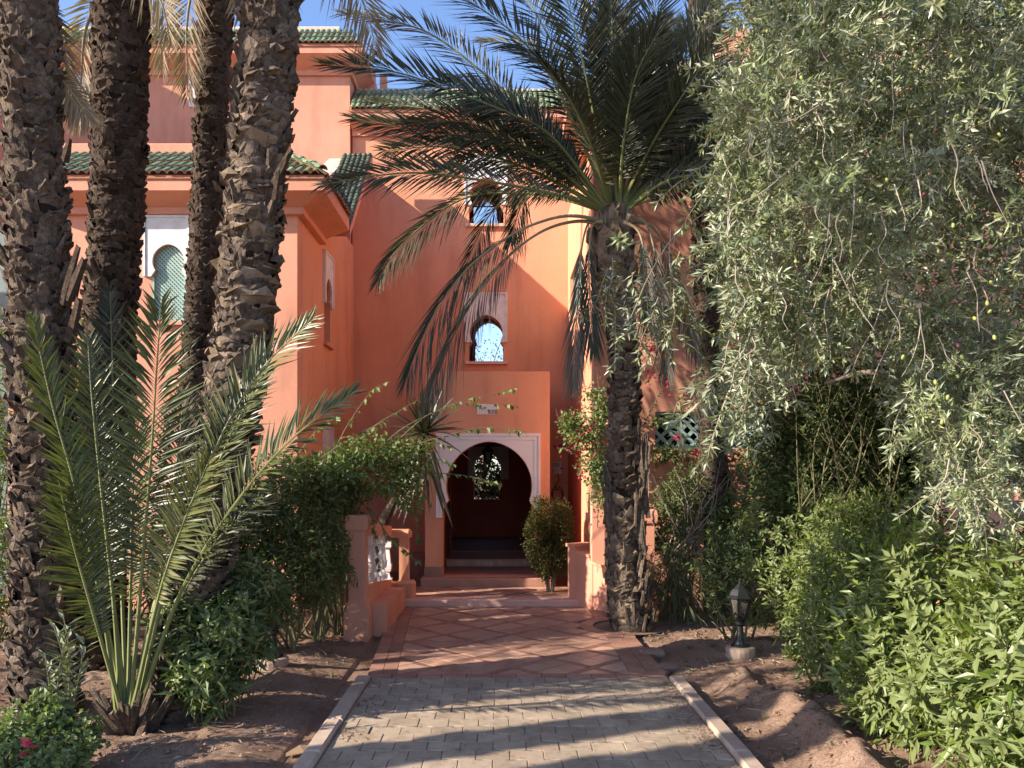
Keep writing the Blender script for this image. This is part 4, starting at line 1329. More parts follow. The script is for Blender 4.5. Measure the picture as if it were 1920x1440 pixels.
# ------------------------------------------------------------------ palms
def scales(geo, path, rad, rng, row_h, per_ring, hgt, prot, rag, m=0, s0=0.0, s1=1e9, spiral=0.5, wide=1.25):
    """old leaf bases wrapped round a trunk: overlapping curved plates with ragged upper lips"""
    P = np.asarray(path); seg = np.linalg.norm(np.diff(P, axis=0), axis=1); cum = np.concatenate([[0], np.cumsum(seg)])
    tot = cum[-1]
    us = np.array([-0.5, -0.27, 0.0, 0.27, 0.5])
    s = max(0.0, s0); row = 0
    while s < min(tot - hgt, s1):
        for k in range(per_ring):
            th = 2 * math.pi * (k + spiral * row + rng.uniform(-.13, .13)) / per_ring
            sk = s + rng.uniform(-.5, .5) * row_h
            if sk < 0 or sk > tot - hgt or rng.random() < .10: continue
            wear = float(vnoise(np.array([sk]), np.array([math.cos(th) + 2.3 * math.sin(th)]), .55, 201)[0])
            w = 2 * math.pi / per_ring * wide * rng.uniform(.55, 1.3)
            h = hgt * rng.uniform(.6, 1.4) * (.7 + .7 * wear)
            p = prot * rng.uniform(.3, 1.7) * (.35 + 1.4 * wear)
            apex = rng.uniform(-.25, .25)
            rows = []
            for j, (f, o) in enumerate(((0, -0.25), (0.55, 0.45), (0.92, 1.0), (1.0, 0.75), (0.93, -0.35))):
                ring = []
                for u in us:
                    e = 1 - (2 * abs(u - apex * .4)) ** 2 * 0.55
                    jz = rng.uniform(-rag, rag) * h * (1 if j in (2, 3) else .3)
                    ss = sk + h * f * (0.55 + 0.45 * e) + jz
                    ss = min(max(ss, 0), tot - 1e-4)
                    i = min(np.searchsorted(cum, ss, side='right') - 1, len(seg) - 1)
                    t = (ss - cum[i]) / seg[i]
                    c = P[i] + (P[i + 1] - P[i]) * t
                    r = np.interp(ss, cum, rad)
                    a = th + w * u * (1.0 if j < 2 else 0.92)
                    rr = r + p * o * (0.35 + 0.65 * e) + rng.uniform(-.12, .12) * p
                    ring.append((c[0] + rr * math.cos(a), c[1] + rr * math.sin(a), c[2]))
                rows.append(ring)
            V = [v for r in rows for v in r]
            Q = [(j * 5 + i, j * 5 + i + 1, (j + 1) * 5 + i + 1, (j + 1) * 5 + i) for j in range(4) for i in range(4)]
            geo.add(V, Q=Q, m=m)
        s += row_h; row += 1
    return geo

def frond_mesh(name, ctrl, n=58, length=0.42, width=0.022, up=(0, 0, 1), start=0.22, mats=None, droop=0.22, r0=0.018, spread=(62, 26), vee=0.35, seed=0, tip=0.35, keep=1.0):
    """a feather leaf along the control points; leaflets in two ranks"""
    rng = np.random.default_rng(seed)
    C = smooth_path(ctrl, 40)
    g = Geo()
    rad = np.interp(np.linspace(0, 1, 40), [0, .08, .4, 1], [r0 * 1.9, r0 * 1.15, r0 * .75, 0.003])
    g.tube(C, rad, 6, m=0)
    cum = np.concatenate([[0], np.cumsum(np.linalg.norm(np.diff(C, axis=0), axis=1))]); tot = cum[-1]
    P = []; D = []; N = []; L = []; W = []
    up = np.array(up, float)
    for i in range(n):
        f = start + (1 - start) * ((i + 0.5) / n)
        s = f * tot
        k = min(np.searchsorted(cum, s) - 1, 38); k = max(k, 0)
        t = (s - cum[k]) / (cum[k + 1] - cum[k] + 1e-9)
        c = C[k] + (C[k + 1] - C[k]) * t
        tg = C[min(k + 2, 39)] - C[max(k - 1, 0)]; tg /= np.linalg.norm(tg)
        u = up - tg * np.dot(up, tg)
        if np.linalg.norm(u) < 0.05: u = np.array([0, -1.0, 0]) - tg * np.dot([0, -1.0, 0], tg)
        u /= np.linalg.norm(u)
        sdv = np.cross(tg, u)
        g_ = (i / n)
        prof = min(1.0, 0.35 + 1.9 * g_) * (1 - max(0, g_ - 0.72) / 0.28 * (1 - tip))
        for side in (-1, 1):
            if rng.random() > keep: continue
            a = R(spread[0] + (spread[1] - spread[0]) * g_) + rng.normal(0, .09)
            v = vee + rng.normal(0, .16)
            d = tg * math.cos(a) + (sdv * side * math.cos(v) + u * math.sin(v)) * math.sin(a)
            P.append(c); D.append(d); N.append(u * math.cos(v) - sdv * side * math.sin(v) + rng.normal(0, .18, 3)); L.append(length * prof * rng.uniform(.85, 1.1)); W.append(width * rng.uniform(.8, 1.15))
    # spines near the foot
    leaves(g, P, D, N, L, W, fold=0.28, droop=droop, mid=0.35, m=1)
    return g.mesh(name, mats)

FM = [M['rachis'], M['palm_leaf']]
FY = [M['rachis'], M['palm_young']]
FD = [M['rachis_dry'], M['palm_dry']]
FG = [M['rachis_dry'], M['palm_grey']]

def trunk(tree, path, r_pts, rng, row_h, per, hgt, prot, rag, mats, n=18, smooth_k=60):
    C = smooth_path(path, smooth_k)
    rad = np.interp(np.linspace(0, 1, smooth_k), np.linspace(0, 1, len(r_pts)), r_pts)
    core = Geo().tube(C, rad * 0.97, n, m=0)
    t = place("trunk", core.mesh("trunk", [M['fibre']]), tree)
    sc = Geo()
    scales(sc, C, rad, rng, row_h, per, hgt, prot, rag, 0)
    place("bark_scales", sc.mesh("bark_scales", mats), t, kind='stuff', world_coords=False)
    return t, C, rad

def crown(tree, top, rng, n, length, mats, dead=0, avoid=None):
    """a head of fronds above the frame"""
    top = np.array(tuple(top))
    base = []
    for v in range(3):
        base.append(None)
    for i in range(n):
        az = 2 * math.pi * (i * 0.382 + rng.uniform(0, .05)); el = R(rng.uniform(0, 42))
        d = np.array([math.cos(az) * math.cos(el), math.sin(az) * math.cos(el), math.sin(el)])
        L_ = length * rng.uniform(.85, 1.1)
        pts = [top, top + d * L_ * .35, top + d * L_ * .7 + np.array([0, 0, -.12]) * L_, top + d * L_ * .95 + np.array([0, 0, -.38]) * L_]
        place("frond", frond_mesh("frond", pts, 44, 0.36, 0.03, (0, 0, 1), .2, mats, seed=int(rng.integers(1e6))), tree)
    for i in range(dead):
        az = rng.uniform(0, 2 * math.pi)
        d = np.array([math.cos(az), math.sin(az), 0])
        L_ = length * .8
        pts = [top + [0, 0, -.1], top + d * .45 + [0, 0, .05], top + d * .7 + [0, 0, -.5], top + d * .72 + [0, 0, -L_ * .8]]
        place("dead_frond", frond_mesh("dead_frond", pts, 40, 0.30, 0.016, tuple(d), .25, FD, seed=int(rng.integers(1e6)), droop=.5), tree)

def px_path(pts, d):
    return [at(p[0], p[1], p[2] if len(p) > 2 else d) for p in pts]

def stub(g, p, d, L, w, rng, m=0):
    """a broken-off leaf stalk"""
    d = Vector(d).normalized(); p = Vector(p)
    s = d.cross(Vector((0, -1, 0.2))).normalized(); n_ = s.cross(d)
    V = []
    for f, ww in ((0, 1.0), (.5, .7), (1.0, .45)):
        for (a, b) in ((-1, -.25), (1, -.25), (.7, .3), (-.7, .3)):
            V.append(p + d * L * f + s * a * w * ww * .5 + n_ * b * w * ww + Vector((rng.uniform(-.006, .006), rng.uniform(-.006, .006), rng.uniform(-.015, .015) * (f == 1))))
    Q = [(8, 9, 10, 11)]
    for i in range(2):
        for k in range(4):
            a = i * 4 + k; b = i * 4 + (k + 1) % 4
            Q.append((a, b, b + 4, a + 4))
    return g.add(V, Q=Q, m=m)

rng = np.random.default_rng(5)
# --- thick rough palm nearest the camera
b0 = on_ground(88, 1332); D1 = b0.y
palm_a = thing("date_palm", "thickest rough grey palm trunk with broken leaf stalks beside the young palm", "palm tree", (b0.x, b0.y, 0), "tall palms in the bed beside the house")
pa = [Vector((b0.x, b0.y, -.1))] + px_path([(88, 1200), (84, 1000), (78, 700), (70, 500), (64, 300), (54, 0), (48, -500), (45, -900)], D1)
TA = trunk(palm_a, pa, [.205, .195, .185, .175, .17, .166, .163, .16, .16], np.random.default_rng(31), 0.050, 12, 0.085, 0.034, .28, [M['bark']])
g = Geo(); rs = random.Random(5)
for (px, py, dx, dy, L, w) in ((118, 570, 28, -110, .36, .07), (128, 560, 30, -75, .30, .09), (122, 300, 10, -40, .12, .06), (128, 640, 20, -80, .2, .08)):
    a = at(px, py, D1 - .10); b = at(px + dx, py + dy, D1 - .22)
    place("broken_stalk", stub(Geo(), a, b - a, (b - a).length, w, rs).mesh("broken_stalk", [M['bark_dark']]), palm_a)
crown(palm_a, pa[-1], np.random.default_rng(101), 9, 2.6, FM, 2)
# --- second, dark ringed trunk
b0 = on_ground(182, 1254); D2 = b0.y
palm_b = thing("date_palm", "straight dark brown palm trunk with close rings, just behind the upright young fronds", "palm tree", (b0.x, b0.y, 0), "tall palms in the bed beside the house")
pb = [Vector((b0.x, b0.y, -.1))] + px_path([(186, 1100), (195, 900), (207, 600), (212, 500), (223, 300), (228, 0), (232, -400), (236, -700)], D2)
TB = trunk(palm_b, pb, [.215, .20, .195, .195, .195, .202, .202, .195, .19], np.random.default_rng(32), 0.046, 13, 0.062, 0.022, .28, [M['bark_dark']])
crown(palm_b, pb[-1], np.random.default_rng(102), 9, 2.6, FM, 2)
# --- third, slender black trunk
b0 = on_ground(362, 1186); D3 = b0.y
palm_c = thing("date_palm", "slenderest darkest palm trunk, between the ringed trunk and the leaning one", "palm tree", (b0.x, b0.y, 0), "tall palms in the bed beside the house")
pc = [Vector((b0.x, b0.y, -.1))] + px_path([(362, 1000), (368, 700), (382, 500), (393, 300), (405, 0), (408, -200), (410, -330)], D3)
trunk(palm_c, pc, [.155, .15, .148, .148, .152, .163, .168, .165], np.random.default_rng(33), 0.044, 11, 0.060, 0.022, .28, [M['bark_dark']])
crown(palm_c, pc[-1], np.random.default_rng(103), 8, 2.4, FM, 2)
# --- fourth, leaning trunk with pale scales
b0 = on_ground(338, 1342); D4 = b0.y
palm_d = thing("date_palm", "palm trunk with shaggy pale scales leaning towards the house wall", "palm tree", (b0.x, b0.y, 0), "tall palms in the bed beside the house")
pd = [Vector((b0.x, b0.y, -.1))] + px_path([(350, 1200, D4), (386, 1000, D4 + .1), (434, 750, D4 + .25), (456, 600, D4 + .4), (473, 400, D4 + .5), (493, 200, D4 + .6), (509, 0, D4 + .7), (522, -250, D4 + .9), (530, -420, D4 + 1)], D4)
t4, C4_, r4_ = trunk(palm_d, pd, [.185, .18, .175, .175, .18, .185, .19, .19, .19, .185], np.random.default_rng(34), 0.050, 12, 0.085, 0.034, .32, [M['bark']])
g = Geo(); rs = np.random.default_rng(8)
scales(g, C4_, r4_ * 1.02, rs, 0.11, 6, 0.075, 0.042, .4, 0, 1.2, 4.6)
place("pale_scales", g.mesh("pale_scales", [M['bark_tan']]), palm_d, kind='stuff', label="pale tan papery leaf bases")
g = Geo(); rs = random.Random(9)
for (px, py, dx, dy, L, w) in ((512, 350, 34, -72, .3, .07), (520, 330, 20, -45, .2, .06), (508, 410, 14, -90, .3, .05), (505, 650, 6, -60, .2, .05)):
    a = at(px, py, D4 + .38); b = at(px + dx, py + dy, D4 + .25)
    place("broken_stalk", stub(Geo(), a, b - a, (b - a).length, w, rs).mesh("broken_stalk", [M['bark_dark']]), palm_d)
crown(palm_d, pd[-1], np.random.default_rng(104), 9, 2.6, FM, 2)
def old_stubs(tree, C, rad, n, seed, lo, hi, mats):
    rs = random.Random(seed); g = Geo()
    for k in range(n):
        f = rs.uniform(lo, hi); i = int(f * (len(C) - 1)); th = rs.uniform(0, 6.28)
        c = Vector(C[i]) + Vector((math.cos(th), math.sin(th), 0)) * rad[i] * .95
        stub(g, c, Vector((math.cos(th) * rs.uniform(.3, .9), math.sin(th) * rs.uniform(.3, .9), 1)), rs.uniform(.08, .2), rs.uniform(.04, .09), rs)
    place("old_leaf_base", g.mesh("old_leaf_base", mats), tree, kind='stuff')
old_stubs(palm_a, TA[1], TA[2], 60, 1, .0, .62, [M['bark']])
old_stubs(palm_b, TB[1], TB[2], 26, 2, .0, .6, [M['bark_dark']])
old_stubs(palm_d, C4_, r4_, 70, 3, .05, .8, [M['bark']])
# dead fronds hanging into the view from the heads above
def hang(tree, pts, d, n=46, length=.34, mats=FD, up=(0, -1, 0), seed=1, droop=.35, **k):
    place("dead_frond", frond_mesh("dead_frond", px_path(pts, d), n, length, .017, up, .12, mats, seed=seed, droop=droop, **k), tree)
hang(palm_b, [(232, -120), (190, -20), (160, 60), (152, 150), (148, 230)], 6.6, 60, .34, seed=3)
hang(palm_a, [(60, -60), (110, 60), (135, 170), (150, 215)], 5.6, 40, .26, seed=4)
hang(palm_a, [(80, 120), (115, 150), (140, 180), (168, 225)], 5.5, 34, .22, seed=5)
hang(palm_c, [(405, -200), (340, -120), (310, -20), (303, 60), (303, 130)], 7.6, 60, .34, seed=6)
hang(palm_c, [(400, -160), (370, -60), (352, 30), (350, 120), (352, 180)], 7.5, 60, .34, seed=7)
hang(palm_d, [(535, -260), (600, -130), (660, -40), (690, 30), (705, 95)], 6.4, 60, .40, seed=8)
hang(palm_b, [(232, -160), (250, -60), (300, 0), (320, 80)], 6.4, 40, .3, seed=9)
# --- the two palms out of view whose trunks shade the path
for k, (x, y, lab) in enumerate(((-6.2, 2.45, "palm trunk beyond the edge of the bed, farther along the path"), (-6.0, 1.80, "palm trunk beyond the edge of the bed, nearer the camera"))):
    t = thing("date_palm", lab, "palm tree", (x, y, 0), "tall palms in the bed beside the house")
    pth = [Vector((x + .05 * z, y, z)) for z in (-.1, 1.5, 3, 4.5, 6, 7.2)]
    trunk(t, pth, [.20, .19, .185, .185, .185, .18], np.random.default_rng(60 + k), 0.09, 8, .12, .03, .2, [M['bark']])
    crown(t, pth[-1], np.random.default_rng(70 + k), 8, 2.4, FM)

lt = thing("garden_tree", "unseen small leafy tree added beyond the tall palms to dapple the tiled path", "tree", (-6.6, 5.5, 0))  # out of view, added so its crown throws dappled shade on the tiles
g = Geo().tube([(-6.6, 5.5, -.1), (-6.55, 5.45, 1.4), (-6.5, 5.4, 2.6)], [.11, .08, .05], 9); rl2 = np.random.default_rng(160)
for k in range(14):
    a = np.array([-6.52, 5.42, rl2.uniform(1.9, 2.7)]); b = np.array([-6.5, 5.4, 3.2]) + rl2.normal(0, .5, 3)
    g.tube(smooth_path([a, (a + b) / 2 + rl2.normal(0, .08, 3), b], 7), np.linspace(.03, .006, 7), 5)
place("trunk", g.mesh("trunk", [M['wood']]), lt)
P = np.array([-6.5, 5.4, 3.3]) + norm(rl2.normal(size=(2600, 3))) * np.array([1.0, .95, .95]) * rl2.uniform(.15, 1, (2600, 1)) ** .5
P = P[vnoise(P[:, 0] * 3 + P[:, 2], P[:, 1] * 3 + P[:, 2] * 2, .8, 55) > .36]
g = Geo(); leaves(g, P, rl2.normal(size=P.shape), rl2.normal(size=P.shape), .10, .035, .2, .1, .45, 0)
place("crown", g.mesh("crown", [M['shrub_leaf']]), lt, kind='stuff')

# --- tall palm by the path, its head in view
PD = 8.3
b0 = on_ground(1188, 1178); 
palm_e = thing("date_palm", "palm with a full head of dark fronds, rooted in the tiled path", "palm tree", (b0.x, b0.y, 0))
pe = [Vector((b0.x, b0.y, -.1))] + px_path([(1172, 1120), (1166, 1000), (1167, 880), (1169, 760), (1170, 680), (1163, 600), (1153, 500), (1150, 420), (1150, 385)], PD)
t5, C5, r5 = trunk(palm_e, pe, [.22, .165, .148, .15, .158, .15, .130, .18, .185, .10], np.random.default_rng(35), 0.055, 9, 0.085, 0.028, .25, [M['bark']])
g = Geo()
scales(g, C5, r5, np.random.default_rng(41), 0.09, 9, 0.13, 0.03, .35, 0, 0.0, 0.55)
scales(g, C5, r5, np.random.default_rng(42), 0.08, 8, 0.12, 0.03, .35, 0, 0.5, 1.4)
scales(g, C5, r5, np.random.default_rng(43), 0.07, 9, 0.20, 0.05, .3, 0, 3.15, 4.7)
place("old_leaf_base", g.mesh("old_leaf_base", [M['bark_tan']]), palm_e, kind='stuff', label="long tan stubs of old leaves at the foot and below the head")
g = Geo(); rs = random.Random(77)
for k in range(46):
    py = rs.uniform(860, 1060); a = at(1205 + rs.uniform(-14, 12), py, PD - .12)
    L = rs.uniform(.2, .45)
    stub(g, a, Vector((rs.uniform(-.1, .12), rs.uniform(-.15, .05), 1)), L, .05, rs)
for k in range(16):
    py = rs.uniform(900, 1000); a = at(1136 + rs.uniform(-4, 12) + (py - 900) * .12, py, PD - .12)
    stub(g, a, Vector((rs.uniform(-.35, -.1), rs.uniform(-.2, .05), 1)), rs.uniform(.15, .35), .045, rs)
for k in range(90):
    th = rs.uniform(0, 6.28); zz = rs.uniform(-.05, .75); p = Vector((b0.x - zz * .1 + (.20 - .05 * zz) * math.cos(th), b0.y + (.20 - .05 * zz) * math.sin(th), zz))
    stub(g, p, Vector((math.cos(th) * rs.uniform(.1, .4), math.sin(th) * rs.uniform(.1, .4), 1)), rs.uniform(.10, .32), rs.uniform(.03, .065), rs)
place("dead_stalk", g.mesh("dead_stalk", [M['bark']]), palm_e, kind='stuff')
def fr_e(pts, n=70, length=.42, mats=FM, up=(0, -.85, .55), seed=1, nm="frond", d=None, **k):
    P = []
    for p in pts:
        P.append(at(p[0], p[1], p[2] if len(p) > 2 else PD))
    place(nm, frond_mesh(nm, P, int(n * 1.4), length * 1.14, k.pop('width', .023), up, k.pop('start', .2), mats, seed=seed, r0=.017, **k), palm_e)
H = (1148, 402)
fr_e([H + (8.3,), (1040, 262, 8.0), (960, 215, 7.8), (850, 172, 7.6), (740, 135, 7.5), (608, 122, 7.4)], 78, .46, seed=1, droop=.1)
fr_e([H + (8.3,), (1020, 300, 8.0), (900, 262, 7.8), (780, 243, 7.7), (660, 222, 7.6)], 78, .46, seed=2)
fr_e([H + (8.3,), (1060, 370, 7.9), (950, 346, 7.7), (800, 325, 7.5), (700, 330, 7.4), (607, 346, 7.4)], 84, .44, seed=3)
fr_e([H + (8.3,), (1050, 372, 8.5), (960, 362, 8.6), (870, 372, 8.6), (790, 425, 8.6), (735, 480, 8.6), (708, 528, 8.6)], 74, .36, seed=4, droop=.55, width=.02)
fr_e([(1132, 415, 8.2), (1080, 405, 7.9), (1030, 411, 7.8), (960, 440, 7.7), (880, 500, 7.6), (820, 580, 7.6), (785, 650, 7.6), (764, 705, 7.6)], 76, .40, [M['rachis_dry'], M['palm_leaf']], seed=5, start=.34, droop=.8, width=.013, spread=(40, 18), keep=.8, nm="drooping_frond")
fr_e([(1132, 420, 8.2), (1080, 415, 8.0), (1020, 432, 7.9), (960, 475, 7.8), (900, 545, 7.7), (850, 630, 7.7), (818, 700, 7.7), (806, 745, 7.7)], 76, .38, FG, seed=6, start=.34, droop=.9, width=.012, spread=(36, 16), keep=.8, nm="drooping_frond")
fr_e([H + (8.3,), (1060, 365, 8.6), (1000, 345, 8.8), (975, 390, 8.9), (958, 455, 8.9)], 40, .26, seed=7, start=.45, droop=.8, width=.015)
fr_e([H + (8.3,), (1090, 375, 8.8), (1000, 352, 9.2), (925, 395, 9.3), (885, 470, 9.3), (868, 520, 9.3)], 40, .26, seed=17, start=.45, droop=.8, width=.015)
fr_e([H + (8.3,), (1080, 240, 8.1), (1010, 110, 8.0), (900, 15, 7.9), (780, -45, 7.8)], 76, .48, seed=8)
fr_e([H + (8.3,), (1095, 230, 8.3), (1040, 90, 8.4), (960, -40, 8.5), (860, -150, 8.5)], 76, .48, seed=9)
fr_e([H + (8.3,), (1030, 250, 8.5), (910, 140, 8.7), (800, 60, 8.8), (700, 35, 8.9), (640, 25, 8.9)], 76, .46, seed=10)
fr_e([H + (8.3,), (1110, 200, 7.9), (1080, 60, 7.6), (1035, -90, 7.4)], 70, .52, seed=11, up=(0, -1, .3))
fr_e([H + (8.3,), (1140, 210, 8.4), (1125, 60, 8.5), (1115, -120, 8.5)], 70, .52, seed=12, up=(0, -1, .2))
fr_e([(1162, 395, 8.2), (1168, 280, 7.9), (1190, 150, 7.6), (1232, 62, 7.4)], 66, .50, seed=13, up=(-.2, -1, .15), spread=(55, 22), tip=.6)
fr_e([(1162, 395, 8.2), (1182, 240, 8.3), (1215, 90, 8.4), (1240, -60, 8.4)], 66, .52, seed=14, up=(-.2, -1, .2))
fr_e([(1165, 398, 8.2), (1215, 260, 8.1), (1275, 130, 8.0), (1350, 20, 7.9)], 66, .5, seed=15, up=(-.3, -1, .4))
fr_e([(1165, 398, 8.2), (1230, 290, 8.3), (1310, 190, 8.4), (1400, 130, 8.4), (1480, 110, 8.4)], 66, .48, seed=16, up=(0, -.8, .6))
fr_e([(1165, 400, 8.2), (1250, 330, 8.4), (1330, 285, 8.6), (1410, 280, 8.6)], 60, .40, seed=18)
fr_e([(1165, 402, 8.2), (1240, 345, 7.9), (1300, 330, 7.6), (1360, 350, 7.4), (1400, 400, 7.3)], 56, .38, seed=19, droop=.3)
fr_e([H + (8.3,), (1120, 250, 8.8), (1060, 150, 9.2), (980, 90, 9.4), (900, 75, 9.5)], 66, .46, seed=20)
fr_e([H + (8.3,), (1150, 230, 9.0), (1190, 130, 9.3), (1250, 60, 9.5), (1330, 30, 9.5)], 66, .46, seed=21)
fr_e([H + (8.3,), (1115, 290, 7.7), (1070, 190, 7.3), (1010, 110, 7.0)], 60, .46, seed=22, up=(0, -.6, .8))
fr_e([H + (8.3,), (1000, 285, 8.9), (880, 218, 9.2), (770, 200, 9.3), (690, 190, 9.3)], 60, .42, seed=23)
fr_e([(1155, 395, 8.3), (1152, 250, 8.6), (1160, 120, 8.8), (1172, -60, 8.9)], 66, .52, seed=24, up=(0, -1, .2))
rh = random.Random(19)
for k in range(16):
    a = rh.uniform(-12, 78)          # lean to the right of upright
    L = rh.uniform(330, 470); dd = rh.uniform(-.9, .9)
    tx = math.sin(R(a)); ty = -math.cos(R(a)); sag = rh.uniform(.02, .16) * L * abs(tx)
    fr_e([(1158, 398, 8.25), (1158 + tx * L * .35, 398 + ty * L * .38, 8.25 + dd * .5), (1158 + tx * L * .7, 398 + ty * L * .7 + sag * .3, 8.25 + dd * .9), (1158 + tx * L, 398 + ty * L + sag, 8.25 + dd * 1.1)], 60, .46, up=(-.1, -1, .25), seed=400 + k)
for k in range(6):
    a = -rh.uniform(35, 88)
    L = rh.uniform(330, 480); dd = rh.uniform(-.6, 1.0)
    tx = math.sin(R(a)); ty = -math.cos(R(a)); sag = rh.uniform(.05, .14) * L
    fr_e([(1142, 400, 8.3), (1142 + tx * L * .35, 398 + ty * L * .42 - 20, 8.3 + dd * .5), (1142 + tx * L * .7, 398 + ty * L * .75 - 15, 8.3 + dd * .9), (1142 + tx * L, 398 + ty * L + sag, 8.3 + dd * 1.1)], 60, .44, up=(0, -.9, .45), seed=430 + k)
# withered fronds hanging against the trunk
for k, (pts, dd, mats) in enumerate((([(1130, 412), (1104, 418), (1090, 470), (1084, 560), (1078, 640), (1074, 720)], 8.15, FG), ([(1130, 415), (1110, 425), (1104, 500), (1108, 590), (1112, 650)], 8.1, [M['rachis_dry'], M['palm_leaf']]),
                        ([(1176, 412), (1212, 420), (1232, 500), (1242, 590), (1250, 700)], 8.2, FG), ([(1176, 415), (1228, 430), (1262, 510), (1290, 590), (1306, 660)], 8.3, FG), ([(1170, 415), (1200, 440), (1212, 520), (1216, 600)], 8.0, FG))):
    place("withered_frond", frond_mesh("withered_frond", px_path(pts, dd), 60, .34, .016, (0, -1, 0), .25, mats, seed=80 + k, droop=.7, r0=.014, spread=(34, 16)), palm_e)

# --- dark trunk against the facing wall
b0 = on_ground(1352, 1150)
palm_f = thing("date_palm", "dark palm trunk standing close to the wall with the crossed slats, half behind the olive", "palm tree", (b0.x, b0.y, 0))
pf = [Vector((b0.x, b0.y, -.1))] + px_path([(1347, 1000), (1341, 900), (1333, 760), (1327, 640), (1322, 500), (1318, 300), (1314, 0), (1310, -300)], b0.y)
trunk(palm_f, pf, [.18, .165, .155, .14, .13, .13, .13, .13, .13], np.random.default_rng(36), 0.05, 10, .075, .022, .2, [M['bark_dark']])
crown(palm_f, pf[-1], np.random.default_rng(105), 8, 2.2, FM)
b0 = on_ground(1552, 1120)
palm_g = thing("date_palm", "shaggy palm trunk wrapped in dead fronds behind the tall hedge", "palm tree", (b0.x, b0.y, 0))
pg = [Vector((b0.x, b0.y, -.1))] + px_path([(1552, 1000), (1552, 880), (1550, 780), (1548, 600), (1546, 300), (1545, -200)], b0.y)
tg_, Cg, rg = trunk(palm_g, pg, [.18, .17, .17, .17, .16, .16, .15], np.random.default_rng(37), 0.06, 9, .09, .03, .2, [M['bark_dark']])
g = Geo(); rs = np.random.default_rng(3); n = 700
th = rs.uniform(0, 2 * math.pi, n); zz = rs.uniform(1.1, 2.6, n)
P = np.stack([Cg[5][0] + (.17 + rs.uniform(0, .12, n)) * np.cos(th), Cg[5][1] + (.17 + rs.uniform(0, .12, n)) * np.sin(th), zz], -1)
Dn = np.stack([.25 * np.cos(th) + rs.normal(0, .2, n), .25 * np.sin(th) + rs.normal(0, .2, n), -np.ones(n)], -1)
leaves(g, P, Dn, np.stack([np.cos(th), np.sin(th), 0 * th], -1), rs.uniform(.2, .5, n), .02, m=0)
place("dead_skirt", g.mesh("dead_skirt", [M['palm_grey']]), palm_g, kind='stuff')
b0 = on_ground(1757, 1140)
palm_h = thing("pillar", "slim reddish flaking pillar between the teal door and the pale wall strip", "pillar", (b0.x, b0.y, 0))
ph_ = px_path([(1757, 1140), (1757, 1000), (1757, 880), (1757, 700), (1757, 560)], 9.3)
place("shaft", Geo().tube(ph_, [.07, .068, .066, .066, .066], 14).mesh("shaft", [M['terracotta']]), palm_h)

# --- young palm in front
b0 = on_ground(242, 1368)
young = thing("young_palm", "young trunkless palm with bright upright fronds in front of the tall trunks", "palm tree", (b0.x, b0.y, 0))
YD = b0.y
def fr_y(pts, n=56, length=.40, up=(0, -1, .1), seed=1, **k):
    mats = k.pop('mats', FY)
    nm = k.pop('nm', "frond"); n = int(n * 1.35)
    P = [at(p[0], p[1], p[2] if len(p) > 2 else YD) for p in pts]
    place(nm, frond_mesh(nm, P, n, length, k.pop('width', .022), up, k.pop('start', .36), mats, seed=seed, r0=.0125, **k), young)
fr_y([(222, 1345), (190, 1130, 4.9), (140, 910, 4.75), (98, 760, 4.7), (62, 600, 4.65)], 52, .30, (.9, -.5, .1), 1, spread=(50, 22))
fr_y([(228, 1345), (212, 1120, 5.0), (188, 900, 5.0), (172, 740, 5.0), (165, 640, 5.05)], 54, .36, (.4, -.9, .1), 2)
fr_y([(238, 1345), (226, 1050, 5.3), (214, 820, 5.5), (210, 660, 5.6), (206, 545, 5.7)], 60, .36, (0, -1, .1), 3, mats=FM)
fr_y([(244, 1345), (262, 1120, 4.95), (280, 900, 4.8), (292, 720, 4.75), (302, 570, 4.7)], 62, .46, (.05, -1, .15), 4, spread=(62, 30), vee=.25)
fr_y([(254, 1345), (315, 1080, 4.95), (400, 850, 4.9), (485, 700, 4.9), (586, 598, 4.9)], 54, .38, (-.3, -.8, .5), 5, start=.44)
fr_y([(256, 1345), (335, 1120, 4.8), (430, 960, 4.7), (540, 830, 4.6), (664, 735, 4.55)], 52, .36, (-.2, -.7, .7), 6, start=.46)
fr_y([(246, 1345), (285, 1150, 5.2), (335, 980, 5.4), (378, 850, 5.5), (410, 770, 5.5)], 48, .36, (-.2, -.9, .3), 7)
fr_y([(250, 1345), (325, 1150, 5.1), (410, 1010, 5.2), (500, 930, 5.3)], 36, .32, (-.2, -.8, .6), 8, mats=FM, start=.5)
fr_y([(236, 1345), (190, 1120, 5.2), (160, 960, 5.3), (140, 830, 5.4)], 44, .34, (.4, -.8, .2), 9)
fr_y([(246, 1345), (300, 1110, 4.75), (352, 960, 4.6), (395, 860, 4.5)], 40, .32, (-.2, -.9, .3), 10, start=.46)
fr_y([(240, 1345), (245, 1100, 5.15), (250, 900, 5.2), (262, 760, 5.25)], 48, .38, (0, -1, .2), 11)
fr_y([(244, 1345), (300, 1090, 5.15), (330, 880, 5.3), (345, 740, 5.4)], 50, .38, (-.1, -1, .2), 13, mats=FM)
fr_y([(238, 1345), (205, 1060, 5.2), (185, 860, 5.4), (178, 700, 5.5)], 52, .36, (.2, -1, .2), 14, mats=FM)
fr_y([(250, 1345), (320, 1060, 5.1), (395, 900, 5.2), (450, 780, 5.3), (500, 690, 5.4)], 46, .36, (-.2, -.8, .5), 15, start=.46)
fr_y([(232, 1345), (175, 1150, 4.85), (135, 1010, 4.75), (110, 900, 4.7)], 44, .30, (.6, -.7, .2), 16)
g = Geo(); rs = random.Random(55)
